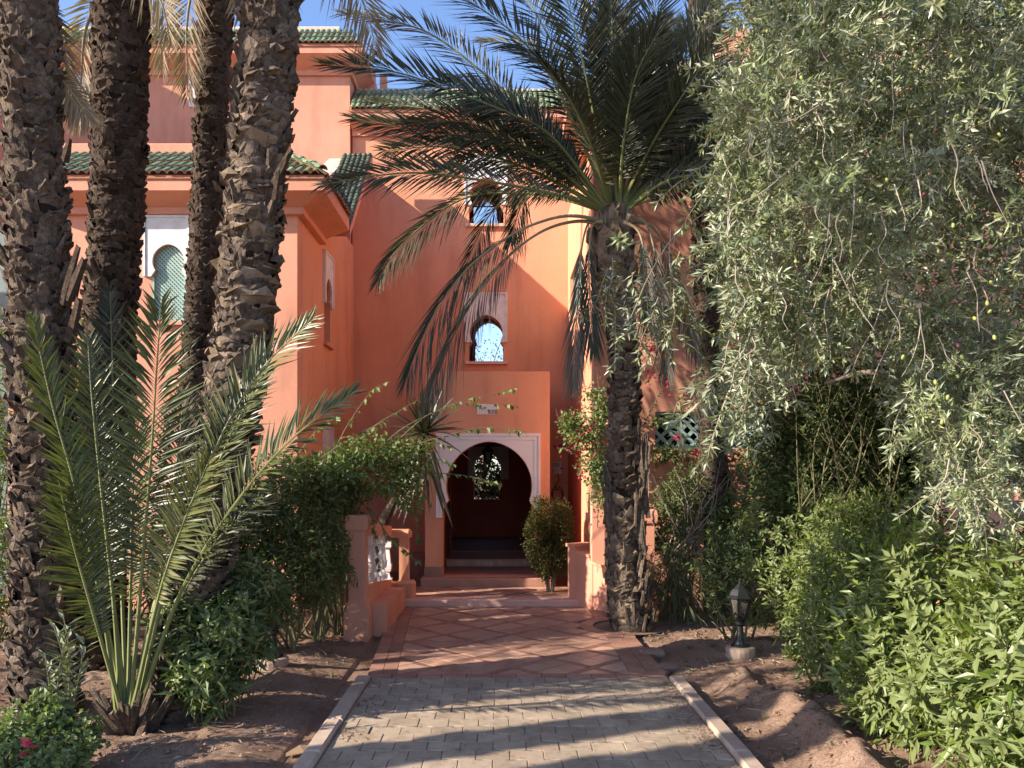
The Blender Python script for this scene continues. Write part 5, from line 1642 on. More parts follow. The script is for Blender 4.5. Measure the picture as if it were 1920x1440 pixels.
for k in range(40):
    th = rs.uniform(0, 6.28); rr_r = rs.uniform(.03, .13)
    stub(g, (b0.x + rr_r * math.cos(th), b0.y + rr_r * math.sin(th), -.03), Vector((math.cos(th) * .6, math.sin(th) * .6, 1)), rs.uniform(.14, .38), .06, rs)
place("old_leaf_base", g.mesh("old_leaf_base", [M['bark']]), young, kind='stuff')

# ------------------------------------------------------------------ shrubs and climbers
def whorl_mesh(name, rng, n, L, W, mat, tilt=(15, 65), droop=.25, stem=.16):
    """a shoot tip: a short stem that carries a rosette of lance-shaped leaves; grows along +z"""
    g = Geo()
    g.tube([(0, 0, -stem), (0.006, 0, -stem * .5), (0, 0, 0.0)], [.005, .004, .003], 5, m=0)
    P = []; D = []; N = []; Ls = []; Ws = []
    for i in range(n):
        a = i * 2.4 + rng.uniform(-.3, .3)
        f = i / n
        el = R(tilt[0] + (tilt[1] - tilt[0]) * f + rng.uniform(-12, 12))
        d = np.array([math.cos(a) * math.cos(el), math.sin(a) * math.cos(el), math.sin(el)])
        P.append((0, 0, -stem * .75 * (1 - f))); D.append(d); N.append((-math.cos(a) * math.sin(el), -math.sin(a) * math.sin(el), math.cos(el)))
        Ls.append(L * rng.uniform(.7, 1.12) * (1 - .35 * f)); Ws.append(W * rng.uniform(.85, 1.15) * (1 - .25 * f))
    leaves(g, P, D, N, Ls, Ws, .18, droop, .42, 1)
    return g.mesh(name, [M['stem'], mat])

def orient(p, d, roll, s=1.0):
    z = Vector(d).normalized()
    x = z.cross(Vector((0.1, 0.2, 1))); x.normalize(); y = z.cross(x)
    m = Matrix((x, y, z)).transposed().to_4x4() @ Matrix.Rotation(roll, 4, 'Z') @ Matrix.Scale(s, 4)
    m.translation = Vector(p)
    return m

def ellipsoid_surface(rng, n, c, r, shell=.25):
    d = norm(rng.normal(size=(n, 3)))
    f = 1 - shell * rng.uniform(0, 1, n) ** 1.5
    # lumpy outline
    lump = 1 + .20 * np.sin(4.1 * d[:, 0] + 3 * d[:, 2]) * np.sin(3.7 * d[:, 1] + 1.0) + .10 * np.sin(7 * d[:, 2] + 5 * d[:, 0])
    p = np.array(c) + d * np.array(r) * (f * lump)[:, None]
    nrm = norm(d / np.array(r))
    return p, nrm

def shrub(name, label, blobs, meshes, n_part, part_name, mat_fill, n_fill, fill_L, fill_W, seed, group=None, cat="shrub", stems=True, stem_r=.014, s=(.8, 1.2), upb=.45, floor=0.02):
    """several lumpy masses: shoots on the skin as parts, small leaves joined as fill, bare stems inside"""
    rng = np.random.default_rng(seed)
    c0 = blobs[0][0]
    t = thing(name, label, cat, (c0[0], c0[1], 0), group)
    vol = np.array([b[1][0] * b[1][2] + b[1][1] * b[1][2] + b[1][0] * b[1][1] for b in blobs]); vol = vol / vol.sum()
    cam_p = np.array([0, 0, EYE])
    cand = []
    for (c, r), v in zip(blobs, vol):
        p, nn = ellipsoid_surface(rng, int(n_part * v * 2.2) + 4, c, r, .18)
        keep = p[:, 2] > floor
        # keep those that are not deep inside another blob
        for (c2, r2) in blobs:
            if c2 is c: continue
            keep &= (((p - np.array(c2)) / np.array(r2)) ** 2).sum(1) > .72
        p, nn = p[keep], nn[keep]
        vis = ((cam_p - p) * nn).sum(1) > -0.25 * np.linalg.norm(cam_p - p, axis=1)
        for q, w, vv in zip(p, nn, vis): cand.append((q, w, vv))
    cand.sort(key=lambda e: not e[2])
    for q, w, vv in cand[:n_part]:
        d = w + np.array([0, 0, upb]) + rng.normal(0, .3, 3)
        place(part_name, meshes[rng.integers(len(meshes))], t, world_coords=True, M=orient(q - np.array([0, 0, 0]), d, rng.uniform(0, 6.28), rng.uniform(*s)))
    g = Geo()
    for (c, r), v in zip(blobs, vol):
        n = int(n_fill * v)
        p, nn = ellipsoid_surface(rng, n, c, np.array(r) * .98, .75)
        k = p[:, 2] > floor; p, nn = p[k], nn[k]
        d = nn * .6 + rng.normal(0, .6, p.shape) + np.array([0, 0, .2])
        leaves(g, p, d, rng.normal(size=p.shape) + np.array([0, 0, .8]), fill_L * rng.uniform(.6, 1.25, len(p)), fill_W * rng.uniform(.8, 1.2, len(p)), .2, .2, .42, 0)
    if g.n:
        place("foliage", g.mesh("foliage", [mat_fill]), t, kind='stuff')
    if stems:
        g = Geo()
        for (c, r) in blobs:
            for k in range(9):
                q = np.array(c) + norm(rng.normal(size=3)) * np.array(r) * .8
                b = np.array([c[0] + rng.uniform(-.3, .3) * r[0], c[1] + rng.uniform(-.3, .3) * r[1], 0.0])
                if q[2] < .1: q[2] = .2
                g.tube(smooth_path([b, b * .5 + q * .5 + rng.normal(0, .08, 3), q], 8), np.linspace(stem_r, .003, 8), 5)
        place("stem", g.mesh("stem", [M['stem']]), t, kind='stuff')
    return t

rw = np.random.default_rng(90)
WH = [whorl_mesh("shoot", rw, 13, .135, .036, M['shrub_leaf']) for _ in range(5)]
WHs = [whorl_mesh("shoot", rw, 11, .095, .028, M['shrub_leaf'], stem=.12) for _ in range(4)]
WHd = [whorl_mesh("shoot", rw, 13, .125, .034, M['shrub_leaf'], tilt=(-25, 45), droop=.45) for _ in range(4)]
WHk = [whorl_mesh("shoot", rw, 12, .07, .022, M['dark_leaf'], stem=.14) for _ in range(4)]

# hedge on the olive side: four bushes in a row
HG = "leafy bushes in the hedge under the olive"
shrub("hedge_bush", "bright leafy hedge bush nearest the camera, at the foot of the olive branch", [((2.75, 3.75, .62), (.62, .55, .70)), ((2.45, 3.45, .25), (.40, .35, .42)), ((3.25, 4.0, .8), (.6, .5, .55))], WH, 300, "shoot", M['shrub_leaf'], 5200, .11, .03, 201, HG, "bush")
shrub("hedge_bush", "broad sunlit hedge bush in the middle of the row, in front of the teal door", [((2.78, 4.9, .68), (.58, .6, .66)), ((2.46, 4.75, .34), (.34, .42, .42)), ((3.2, 5.2, .75), (.5, .5, .6))], WH, 290, "shoot", M['shrub_leaf'], 4800, .11, .03, 202, HG, "bush")
shrub("hedge_bush", "upright hedge bush behind the furrows with twiggy lower edge", [((2.74, 6.2, .78), (.50, .58, .66)), ((2.50, 5.85, .45), (.34, .38, .5)), ((3.15, 6.4, .95), (.5, .5, .55))], WHs, 290, "shoot", M['shrub_leaf'], 5000, .085, .025, 203, HG, "bush")
shrub("hedge_bush", "hedge bush farthest along the row, just beyond the open standing lantern", [((2.85, 7.5, .85), (.62, .6, .72)), ((2.35, 7.55, .75), (.42, .45, .55)), ((3.4, 7.7, .95), (.7, .5, .7))], WHs, 280, "shoot", M['dark_leaf'], 5600, .075, .023, 204, HG, "bush")

# drooping shrub by the buried lantern
c1 = at(425, 1190, 5.25); c2 = at(385, 1262, 5.1); c3 = at(462, 1118, 5.6); c4 = at(345, 1170, 5.2)
shrub("shrub", "drooping shrub with large lance leaves in the sun between the young palm and the lantern", [(tuple(c1), (.28, .30, .30)), (tuple(c2), (.22, .24, .24)), (tuple(c3), (.30, .32, .26)), (tuple(c4), (.18, .2, .24))], WHd, 150, "shoot", M['dark_leaf'], 2600, .12, .033, 205, None, "shrub", upb=-.1, stem_r=.006)
# big dark shrub over the balustrade
c1 = at(560, 960, 7.7); c2 = at(470, 960, 7.2); c3 = at(530, 1065, 7.2); c4 = at(620, 905, 8.0); c5 = at(640, 930, 8.0)
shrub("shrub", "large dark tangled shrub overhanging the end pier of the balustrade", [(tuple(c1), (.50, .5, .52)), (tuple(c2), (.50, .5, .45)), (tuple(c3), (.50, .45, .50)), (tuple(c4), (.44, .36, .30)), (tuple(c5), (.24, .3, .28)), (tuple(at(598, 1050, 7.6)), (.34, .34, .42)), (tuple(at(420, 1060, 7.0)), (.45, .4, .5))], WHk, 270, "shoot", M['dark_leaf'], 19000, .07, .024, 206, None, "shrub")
g = Geo(); rs = np.random.default_rng(15)
for (px, py) in ((610, 1170), (596, 1165), (630, 1172), (618, 1168)):
    q = on_ground(px, py); q.z = gz(q.x, q.y) - .03
    q2 = Vector((q.x + rs.uniform(-.2, .2), q.y + rs.uniform(-.1, .1), rs.uniform(.9, 1.2)))
    g.tube(smooth_path([q, q.lerp(q2, .5) + Vector((rs.uniform(-.06, .06), 0, 0)), q2], 10), np.linspace(.045, .02, 10), 8)
place("shrub_stem", g.mesh("shrub_stem", [M['wood']]), bpy.data.objects["shrub.001"], label="thick bare brown stems at the foot")

# climbing sprays with alternate oval leaves arching over
def vine_mesh(name, ctrl, n, L, W, rng, mat, r=.006, hang=.55, flowers=0):
    C = smooth_path(ctrl, 30)
    g = Geo().tube(C, np.linspace(r, r * .35, 30), 5, m=0)
    f = np.sort(rng.uniform(.08, 1, n)) * 29
    i = np.minimum(f.astype(int), 28); P = C[i] + (C[i + 1] - C[i]) * (f - i)[:, None]
    tg = norm(C[i + 1] - C[i])
    sd_ = norm(np.cross(tg, np.array([0, 0, 1.0])) + 1e-4) * np.where(np.arange(n) % 2, 1, -1)[:, None]
    D = tg * .5 + sd_ * .7 + rng.normal(0, .3, P.shape) + np.array([0, 0, -hang])
    N = np.array([0, 0, 1.0]) + rng.normal(0, .45, P.shape)
    leaves(g, P, D, N, L * rng.uniform(.6, 1.15, n), W * rng.uniform(.7, 1.15, n), .12, .12, .40, 1)
    mats = [M['stem'], mat]
    if flowers:
        k = rng.integers(0, 30, flowers); P = C[k] + rng.normal(0, .03, (flowers, 3))
        leaves(g, P, rng.normal(size=P.shape), rng.normal(size=P.shape), .045, .035, .2, .1, .5, 2); mats.append(M['flower'])
    return g.mesh(name, mats)
vn = np.random.default_rng(61)
vine = thing("climber", "sunlit climber throwing long arching sprays across the entrance arch", "climbing plant", tuple(at(650, 1160, 8.0)))
VT = [([(690, 860), (760, 800), (850, 760), (900, 757), (968, 760)], 8.4, 30), ([(720, 850), (800, 780), (880, 748), (930, 738), (965, 728)], 8.6, 26), ([(700, 860), (790, 830), (880, 806), (930, 802), (988, 810)], 8.3, 30),
      ([(720, 900), (800, 888), (860, 890), (910, 900), (940, 908)], 8.2, 26), ([(620, 860), (650, 800), (680, 755), (700, 730), (728, 715)], 7.8, 24), ([(640, 850), (700, 800), (750, 770), (790, 746)], 8.0, 26),
      ([(780, 840), (783, 890), (779, 940), (784, 1000), (786, 1012)], 8.3, 44), ([(700, 960), (725, 1000), (745, 1020), (772, 1042), (790, 1058)], 8.0, 22), ([(600, 860), (660, 820), (720, 790)], 7.7, 26),
      ([(650, 880), (720, 840), (800, 830), (850, 838)], 8.1, 26), ([(690, 940), (700, 980), (706, 1030), (712, 1070)], 7.9, 26), ([(560, 850), (600, 800), (632, 780)], 7.6, 20), ([(700, 870), (760, 862), (815, 860), (850, 870)], 8.0, 26)]
for pts, d, n in VT:
    place("spray", vine_mesh("spray", px_path(pts, d), n, .075, .048, vn, M['vine_leaf']), vine)
g = Geo()
for (px, py, d, rx, rz, n) in ((690, 845, 7.9, .38, .16, 700), (640, 880, 7.7, .34, .16, 500), (760, 860, 8.1, .30, .22, 600), (720, 900, 8.0, .34, .2, 500), (545, 872, 7.5, .34, .14, 400), (770, 930, 8.2, .2, .18, 260)):
    c = np.array(at(px, py, d)); p, nn = ellipsoid_surface(vn, n, c, (rx, .3, rz), .8)
    leaves(g, p, nn + vn.normal(0, .6, p.shape), vn.normal(0, .5, p.shape) + np.array([0, 0, 1]), .062 * vn.uniform(.6, 1.2, len(p)), .038, .15, .15, .4, 0)
place("foliage", g.mesh("foliage", [M['vine_leaf']]), vine, kind='stuff')
g = Geo()
for k in range(9):
    a = at(600 + k * 9, 960, 8.35); b = at(560 + k * 17, 840 + vn.uniform(0, 60), 7.9 + vn.uniform(-.2, .3))
    g.tube(smooth_path([Vector((-2.0, 8.5, .0)), a, b], 10), np.linspace(.012, .004, 10), 5)
place("stem", g.mesh("stem", [M['stem']]), vine, kind='stuff')

# sword-leaved plant by the porch
yc = at(795, 812, 9.4)
yu = thing("yucca", "sword leaved yucca rising behind the climber beside the porch pillar", "yucca", (yc.x, yc.y, 0))
place("stem", Geo().tube(smooth_path([(yc.x - .75, yc.y + .25, 0), (yc.x - .62, yc.y + .2, .8), (yc.x - .25, yc.y + .1, 1.6), (yc.x, yc.y, yc.z)], 10), [.07] * 5 + [.05] * 5, 9).mesh("stem", [M['bark_dark']]), yu)
ry = np.random.default_rng(71)
def blade(p, d, L, W, sag, mat):
    d = np.array(d, float); d /= np.linalg.norm(d)
    sdv = np.cross(d, [0.2, -.5, 1.0]); sdv /= np.linalg.norm(sdv); n_ = np.cross(sdv, d)
    V = []; k = 7
    for i in range(k):
        f = i / (k - 1); w = W * (0.7 + .6 * f - 1.3 * f * f) if f < 1 else 0
        c = np.array(p) + d * L * f + np.array([0, 0, -sag * L * f * f])
        V += [c - sdv * w / 2, c - n_ * w * .12, c + sdv * w / 2]
    Q = [(3 * i + a, 3 * i + a + 1, 3 * i + a + 4, 3 * i + a + 3) for i in range(k - 1) for a in (0, 1)]
    return Geo().add(V, Q=Q).mesh("sword_leaf", [mat])
for i in range(46):
    a = i * 2.4; el = R(85 - 100 * (i / 46) + ry.uniform(-10, 10))
    d = (math.cos(a) * math.cos(el), math.sin(a) * math.cos(el) - .1, math.sin(el))
    place("sword_leaf", blade(yc, d, ry.uniform(.5, .72), .07, .06 + .3 * i / 46, M['yucca_leaf']), yu)
for i in range(34):
    a = ry.uniform(0, 6.28); p = np.array(yc) + np.array([.07 * math.cos(a), .07 * math.sin(a), -ry.uniform(.05, .5)])
    place("hanging_leaf", blade(p, (math.cos(a) * .45, math.sin(a) * .45 - .05, -.8), ry.uniform(.4, .65), .065, .3, M['yucca_leaf'] if i % 3 else M['palm_grey']), yu)

# clipped bush in front of the porch
cb_ = at(1032, 1004, 10.35)
rc = np.random.default_rng(81)
clip = thing("clipped_bush", "rounded clipped dark bush in front of the porch beside the meter wall", "bush", (cb_.x, cb_.y, 0))
g = Geo()
n = 15000
d = norm(rc.normal(size=(n, 3))); e = np.sign(d) * np.abs(d) ** .75 * (1 + .09 * np.sin(5 * d[:, :1] + 4 * d[:, 2:]) + .07 * np.sin(9 * d[:, 1:2] + 7 * d[:, 2:] + 1))
f = 1 - .97 * rc.uniform(0, 1, n) ** 1.7
p = np.array([cb_.x, cb_.y, .80]) + e * np.array([.315, .30, .53]) * f[:, None] * (1 + rc.normal(0, .035, n))[:, None]
k = p[:, 2] < .55
p[k, 0] = cb_.x + (p[k, 0] - cb_.x) * (.62 + .9 * np.clip(p[k, 2] - .2, 0, .42)); p[k, 1] = cb_.y + (p[k, 1] - cb_.y) * (.62 + .9 * np.clip(p[k, 2] - .2, 0, .42))
leaves(g, p, d + rc.normal(0, .5, p.shape), rc.normal(size=p.shape), .036 * rc.uniform(.7, 1.3, n), .018, .2, .1, .42, 0)
place("foliage", g.mesh("foliage", [M['clip_leaf']]), clip, kind='stuff')
g = Geo()
for kk in range(6):
    a = kk * 1.05
    g.tube([(cb_.x + .03 * math.cos(a), cb_.y + .03 * math.sin(a), .05), (cb_.x + .12 * math.cos(a), cb_.y + .12 * math.sin(a), .75)], [.018, .008], 6)
place("stem", g.mesh("stem", [M['wood']]), clip)

# bougainvillea on the corner of the facing block
rb = np.random.default_rng(91)
bg = thing("bougainvillea", "bougainvillea with magenta bracts climbing the sunlit corner behind the palm trunk", "climbing plant", tuple(at(1120, 1100, 9.4)))
g = Geo()
for (px, py, d_, rx, rz, n) in ((1098, 812, 9.25, .28, .20, 800), (1120, 870, 9.2, .22, .26, 800), (1070, 790, 9.3, .16, .16, 300), (1130, 770, 9.3, .2, .2, 400), (1128, 930, 9.2, .13, .2, 300), (1115, 740, 9.35, .2, .14, 160)):
    c = np.array(at(px, py, d_)); p, nn = ellipsoid_surface(rb, n, c, (rx, .2, rz), .9)
    leaves(g, p, nn + rb.normal(0, .7, p.shape), rb.normal(0, .6, p.shape) + np.array([-.3, -.3, .6]), .05 * rb.uniform(.6, 1.25, len(p)), .033, .15, .15, .4, 0)
place("foliage", g.mesh("foliage", [M['vine_leaf']]), bg, kind='stuff')
g = Geo()
for (px, py, r_, n) in ((1080, 825, .14, 22), (1112, 800, .16, 16), (1120, 745, .2, 10), (1130, 930, .14, 12), (1112, 850, .18, 14), (1140, 700, .2, 8), (1060, 770, .08, 5), (1092, 890, .12, 9), (1120, 980, .12, 6)):
    c = np.array(at(px, py, 9.1)); p = c + rb.normal(0, r_ * .5, (n, 3))
    leaves(g, p, rb.normal(size=p.shape), rb.normal(size=p.shape), .04, .032, .2, .1, .5, 0)
place("bracts", g.mesh("bracts", [M['flower']]), bg, kind='stuff')
for pts in ([(1120, 900), (1080, 830), (1050, 790), (1042, 765)], [(1120, 880), (1100, 790), (1085, 735), (1090, 705)], [(1125, 880), (1125, 780), (1120, 700), (1112, 655)], [(1120, 990), (1122, 930), (1118, 880)], [(1130, 900), (1090, 860), (1058, 840), (1048, 845)]):
    place("shoot", vine_mesh("shoot", px_path(pts, 9.25), 26, .05, .034, rb, M['vine_leaf'], flowers=3), bg)
# climber on the facing wall
cw = thing("wall_climber", "straggling climber with scattered magenta flowers on the wall around the crossed slats", "climbing plant", tuple(at(1260, 1120, 9.4)))
for pts in ([(1210, 900), (1260, 850), (1320, 840), (1390, 850)], [(1200, 860), (1230, 790), (1290, 776), (1340, 772)], [(1205, 800), (1225, 760), (1245, 720), (1262, 700)], [(1210, 720), (1230, 690), (1248, 670)], [(1230, 900), (1300, 870), (1380, 862), (1440, 850)], [(1380, 820), (1400, 790), (1430, 760)]):
    place("shoot", vine_mesh("shoot", px_path(pts, 9.5), 46, .05, .032, rb, M['vine_leaf'], flowers=4), cw)
g = Geo()
for (px, py, r_, n) in ((1220, 655, .07, 34), (1240, 660, .06, 18), (1246, 718, .09, 34), (1225, 700, .1, 18), (1308, 850, .05, 30), (1270, 822, .06, 12)):
    c = np.array(at(px, py, 9.45)); p = c + rb.normal(0, r_ * .6, (n, 3))
    leaves(g, p, rb.normal(size=p.shape), rb.normal(size=p.shape), .045, .035, .2, .1, .5, 0)
place("bracts", g.mesh("bracts", [M['flower']]), cw, kind='stuff')
g = Geo()
for (px, py, rx, rz, n) in ((1250, 850, .3, .12, 420), (1330, 850, .3, .12, 360), (1240, 790, .2, .06, 120), (1420, 830, .4, .4, 900)):
    c = np.array(at(px, py, 9.45)); p, nn = ellipsoid_surface(rb, n, c, (rx, .15, rz), .9)
    leaves(g, p, nn + rb.normal(0, .7, p.shape), rb.normal(0, .6, p.shape) + np.array([-.3, -.3, .6]), .05 * rb.uniform(.6, 1.2, len(p)), .03, .15, .15, .4, 0)
place("foliage", g.mesh("foliage", [M['dark_leaf']]), cw, kind='stuff')

# dark shrubs by the end pier
c1 = at(1258, 985, 9.1); c2 = at(1290, 930, 9.2); c3 = at(1420, 960, 8.9); c4 = at(1380, 1010, 8.7)
sx = shrub("shrub", "twiggy olive brown shrub in half shade below the crossed slats", [(tuple(c1), (.32, .3, .5)), (tuple(c2), (.34, .28, .4)), (tuple(c3), (.5, .4, .62)), (tuple(c4), (.36, .36, .5))], WHk, 150, "shoot", M['dark_leaf'], 9000, .06, .022, 207)
g = Geo()
for k in range(36):
    a = at(1290 + rb.uniform(-40, 40), 1040, 9.0); b = at(1290 + rb.uniform(-75, 90), rb.uniform(860, 1010), 8.9 + rb.uniform(-.2, .2))
    g.tube(smooth_path([a, a.lerp(b, .5) + Vector(rb.normal(0, .08, 3)), b], 7), np.linspace(.007, .002, 7), 4)
place("bare_twig", g.mesh("bare_twig", [M['twig']]), sx, kind='stuff')
# grassy rosemary like tuft beside the pier
gt = thing("grassy_shrub", "dark needle leaved tuft drooping beside the end pier of the stepped wall", "shrub", tuple(at(1262, 1120, 8.8)))
rg_ = np.random.default_rng(17); n = 2600
bx = rg_.normal(0, .2, n); by = rg_.normal(0, .18, n); bz = np.clip(rg_.normal(.42, .2, n), .05, .85)
c = at(1262, 1100, 8.8)
P = np.stack([c.x + bx, c.y + by, bz], -1)
Dr = np.stack([bx * 2.2 + rg_.normal(0, .3, n), by * 2 + rg_.normal(0, .3, n) - .1, rg_.normal(.1, .5, n)], -1)
g = Geo(); leaves(g, P, Dr, rg_.normal(size=P.shape), .17 * rg_.uniform(.6, 1.3, n), .010, .2, .5, .5, 0)
place("foliage", g.mesh("foliage", [M['grass_leaf']]), gt, kind='stuff')

# low bush in the near corner with a taller grey-green shoot
b1 = on_ground(95, 1415)
c1 = at(80, 1350, 4.35); c2 = at(30, 1390, 4.2); c3 = at(140, 1390, 4.3); c4 = at(75, 1420, 4.1)
WHv = [whorl_mesh("shoot", rw, 10, .055, .034, M['vine_leaf'], stem=.12, tilt=(-10, 60)) for _ in range(4)]
near = shrub("low_bush", "low light green bush in the near corner with one red flower", [(tuple(c1), (.17, .2, .16)), (tuple(c2), (.2, .2, .16)), (tuple(c3), (.15, .2, .14)), (tuple(c4), (.25, .2, .12))], WHv, 150, "shoot", M['vine_leaf'], 900, .05, .032, 208)
q = at(52, 1404, 4.0); g = Geo(); rr2 = np.random.default_rng(2)
leaves(g, np.array([tuple(q)] * 9) + rr2.normal(0, .012, (9, 3)), rr2.normal(size=(9, 3)), rr2.normal(size=(9, 3)), .05, .035, .2, .1, .5, 0)
place("flower", g.mesh("flower", [M['flower']]), near)
ol = thing("oleander_shoot", "grey green upright shoot with long leaves rising from the low corner bush", "shrub", tuple(on_ground(120, 1400)))
for k, pts in enumerate(([(120, 1400), (125, 1330), (130, 1270), (128, 1210), (118, 1150)], [(128, 1400), (138, 1320), (150, 1260), (158, 1200)], [(112, 1400), (100, 1330), (92, 1280), (85, 1230)], [(120, 1400), (130, 1300), (118, 1230), (100, 1170)], [(118, 1400), (108, 1320), (112, 1250), (125, 1195)])):
    C = smooth_path(px_path(pts, 4.45), 20)
    g = Geo().tube(C, np.linspace(.008, .003, 20), 5, m=0)
    n = 26; i = np.linspace(6, 19, n).astype(int); a = np.arange(n) * 2.2
    D = np.stack([np.cos(a) * .8, np.sin(a) * .8, np.full(n, .55)], -1)
    leaves(g, C[i], D, np.stack([-np.cos(a) * .5, -np.sin(a) * .5, np.full(n, .8)], -1), .125 * rr2.uniform(.7, 1.1, n), .028, .2, .1, .45, 1)
    place("stem", g.mesh("stem", [M['stem'], M['olive_leaf']]), ol)

# bright hedge seen past the thick trunk, and a light shrub between two trunks
c1 = at(-40, 800, 7.4); c2 = at(-30, 1020, 7.2); c3 = at(-60, 620, 7.6)
shrub("hedge_bush", "tall sunlit bush showing past the outer side of the thickest palm trunk", [(tuple(c1), (.42, .4, .8)), (tuple(c2), (.42, .4, .8)), (tuple(c3), (.4, .4, .5))], WHs, 120, "shoot", M['shrub_leaf'], 3000, .09, .028, 209)
c1 = at(165, 640, 8.4); c2 = at(150, 800, 8.2); c3 = at(160, 1000, 8.2); c4 = at(300, 960, 8.6)
shrub("shrub", "pale loose shrub between the thickest trunk and the ringed trunk", [(tuple(c1), (.22, .3, .5)), (tuple(c2), (.3, .3, .6)), (tuple(c3), (.4, .3, .8)), (tuple(c4), (.7, .3, .6))], WHs, 110, "shoot", M['vine_leaf'], 2400, .07, .022, 210)
c1 = at(30, 1100, 7.5); c2 = at(280, 1100, 8.6)
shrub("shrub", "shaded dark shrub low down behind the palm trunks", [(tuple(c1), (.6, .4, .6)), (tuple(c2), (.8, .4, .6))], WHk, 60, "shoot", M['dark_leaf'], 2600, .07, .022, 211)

# dwarf fan palm behind the hedge
fp = at(1640, 935, 8.4)
fan = thing("fan_palm", "dark stiff fan palm leaves sticking out behind the hedge by the teal door", "palm", (fp.x, fp.y, 0))
def fan_leaf(c, d, nrm, L, n=26):
    c = np.array(tuple(c)); d = np.array(d, float); d /= np.linalg.norm(d); nrm = np.array(nrm, float); nrm -= d * np.dot(nrm, d); nrm /= np.linalg.norm(nrm); s = np.cross(d, nrm)
    g = Geo(); a = np.linspace(-1.35, 1.35, n)
    D = d[None] * np.cos(a)[:, None] + s[None] * np.sin(a)[:, None]
    leaves(g, np.repeat(c[None], n, 0), D, np.repeat(nrm[None], n, 0), L * (1 - .18 * np.abs(a)), .035, .3, .08, .55, 1)
    b = np.array([fp.x, fp.y, .7])
    g.tube(smooth_path([b, (b + c) / 2 + [0, 0, .08], c], 8), .009, 5, m=0)
    return g.mesh("fan_leaf", [M['stem'], M['dark_leaf']])
for (px, py, d_, dx, dz, nn) in ((1618, 945, 8.2, 1, .35, (0, -.5, 1)), (1640, 990, 8.3, 1, 0, (0, -.2, 1)), (1600, 900, 8.4, -.2, 1, (.2, -1, .2)), (1660, 1040, 8.3, 1, -.1, (0, -.3, 1)), (1600, 960, 8.2, -.6, .5, (0, -1, .4)), (1630, 905, 8.6, .5, .9, (0, -1, .3))):
    place("fan_leaf", fan_leaf(at(px, py, d_), (dx, -.25, dz), nn, .52), fan)

# ------------------------------------------------------------------ olive tree
ro = np.random.default_rng(120)
olive = thing("olive_tree", "big grey green olive tree with hanging fruiting sprays filling the view over the hedge", "olive tree", (3.45, 4.9, 0))
tr = Geo().tube(smooth_path([(3.45, 4.9, -.1), (3.40, 4.85, .7), (3.46, 4.8, 1.35), (3.55, 4.75, 2.2), (3.5, 4.7, 3.2), (3.3, 4.6, 4.2)], 24), np.linspace(.19, .10, 24), 14)
place("trunk", tr.mesh("trunk", [M['wood']], smooth=True), olive)
def limb(pts, r0, r1, n=16):
    g = Geo().tube(smooth_path(pts, n), np.linspace(r0, r1, n) * (1 + .08 * np.sin(np.arange(n) * 1.7)), 9)
    place("limb", g.mesh("limb", [M['wood']], smooth=True), olive)
limb([(3.45, 4.8, 1.25), at(1940, 985, 4.7), at(1885, 948, 4.6), at(1840, 938, 4.5), at(1795, 930, 4.4), at(1770, 905, 4.4)], .07, .022)
limb([(3.5, 4.75, 2.0), (3.2, 5.2, 2.6), (2.8, 5.7, 3.0), (2.4, 6.0, 3.3), (2.0, 6.1, 3.35)], .06, .012)
limb([(3.5, 4.7, 2.6), (3.2, 4.9, 3.3), (2.8, 5.2, 3.9), (2.4, 5.4, 4.4)], .06, .01)
limb([(3.45, 4.7, 3.0), (3.0, 5.1, 3.7), (2.4, 5.3, 4.1), (1.8, 5.3, 4.2)], .06, .01)
limb([(3.5, 4.75, 1.7), (3.1, 5.0, 2.1), (2.6, 5.3, 2.35), (2.3, 5.5, 2.3)], .045, .01)
limb([(3.5, 4.7, 2.2), (3.2, 5.2, 2.6), (2.7, 5.6, 2.9), (2.1, 5.8, 2.9)], .05, .01)
def olive_spray(seed, n=22, L=.42, bare=0.0):
    rng = np.random.default_rng(seed)
    bend = rng.uniform(.05, .3)
    C = smooth_path([(0, 0, 0), (rng.normal(0, .02), bend * .4 * L, -.33 * L), (rng.normal(0, .03), bend * .9 * L, -.66 * L), (rng.normal(0, .05), bend * L, -L)], 16)
    g = Geo().tube(C, np.linspace(.0028, .0012, 16), 4, m=0)
    k = np.linspace(1, 15, n).astype(int); a = (np.arange(n) % 2) * math.pi + (np.arange(n) // 2) * 1.57 + rng.normal(0, .35, n)
    D = np.stack([np.cos(a), np.sin(a), rng.normal(-.35, .45, n)], -1)
    keep = rng.random(n) > bare
    N = np.stack([-.4 * np.cos(a), -.4 * np.sin(a), np.full(n, .9)], -1) + rng.normal(0, .35, (n, 3))
    leaves(g, C[k][keep], D[keep], N[keep], .070 * rng.uniform(.65, 1.2, n)[keep], .0185 * rng.uniform(.8, 1.2, n)[keep], .22, .12, .45, 1)
    tip = rng.normal(0, .6, (7, 3)) + np.array([0, 0, -.6])
    leaves(g, np.repeat(C[-1][None], 7, 0), tip, rng.normal(size=(7, 3)), .055, .015, .2, .1, .45, 1)
    return g
SPR = [olive_spray(300 + i, 30 + 3 * (i % 3), .26 + .04 * (i % 4)) for i in range(8)]
SPRm = [g.mesh("hanging_spray", [M['twig'], M['olive_leaf']]) for g in SPR]
LEFT = [(-120, 1330), (0, 1395), (110, 1385), (150, 1335), (300, 1320), (350, 1310), (430, 1310), (520, 1325), (600, 1340), (680, 1330), (800, 1350), (860, 1390), (900, 1450), (930, 1560)]
def left_edge(py):
    return float(np.interp(py, [a for a, _ in LEFT], [b for _, b in LEFT]))
def bottom_edge(px):
    return float(np.interp(px, [1300, 1400, 1480, 1560, 1640, 1740, 1790, 1850, 2050], [840, 860, 850, 830, 850, 900, 950, 900, 880]))
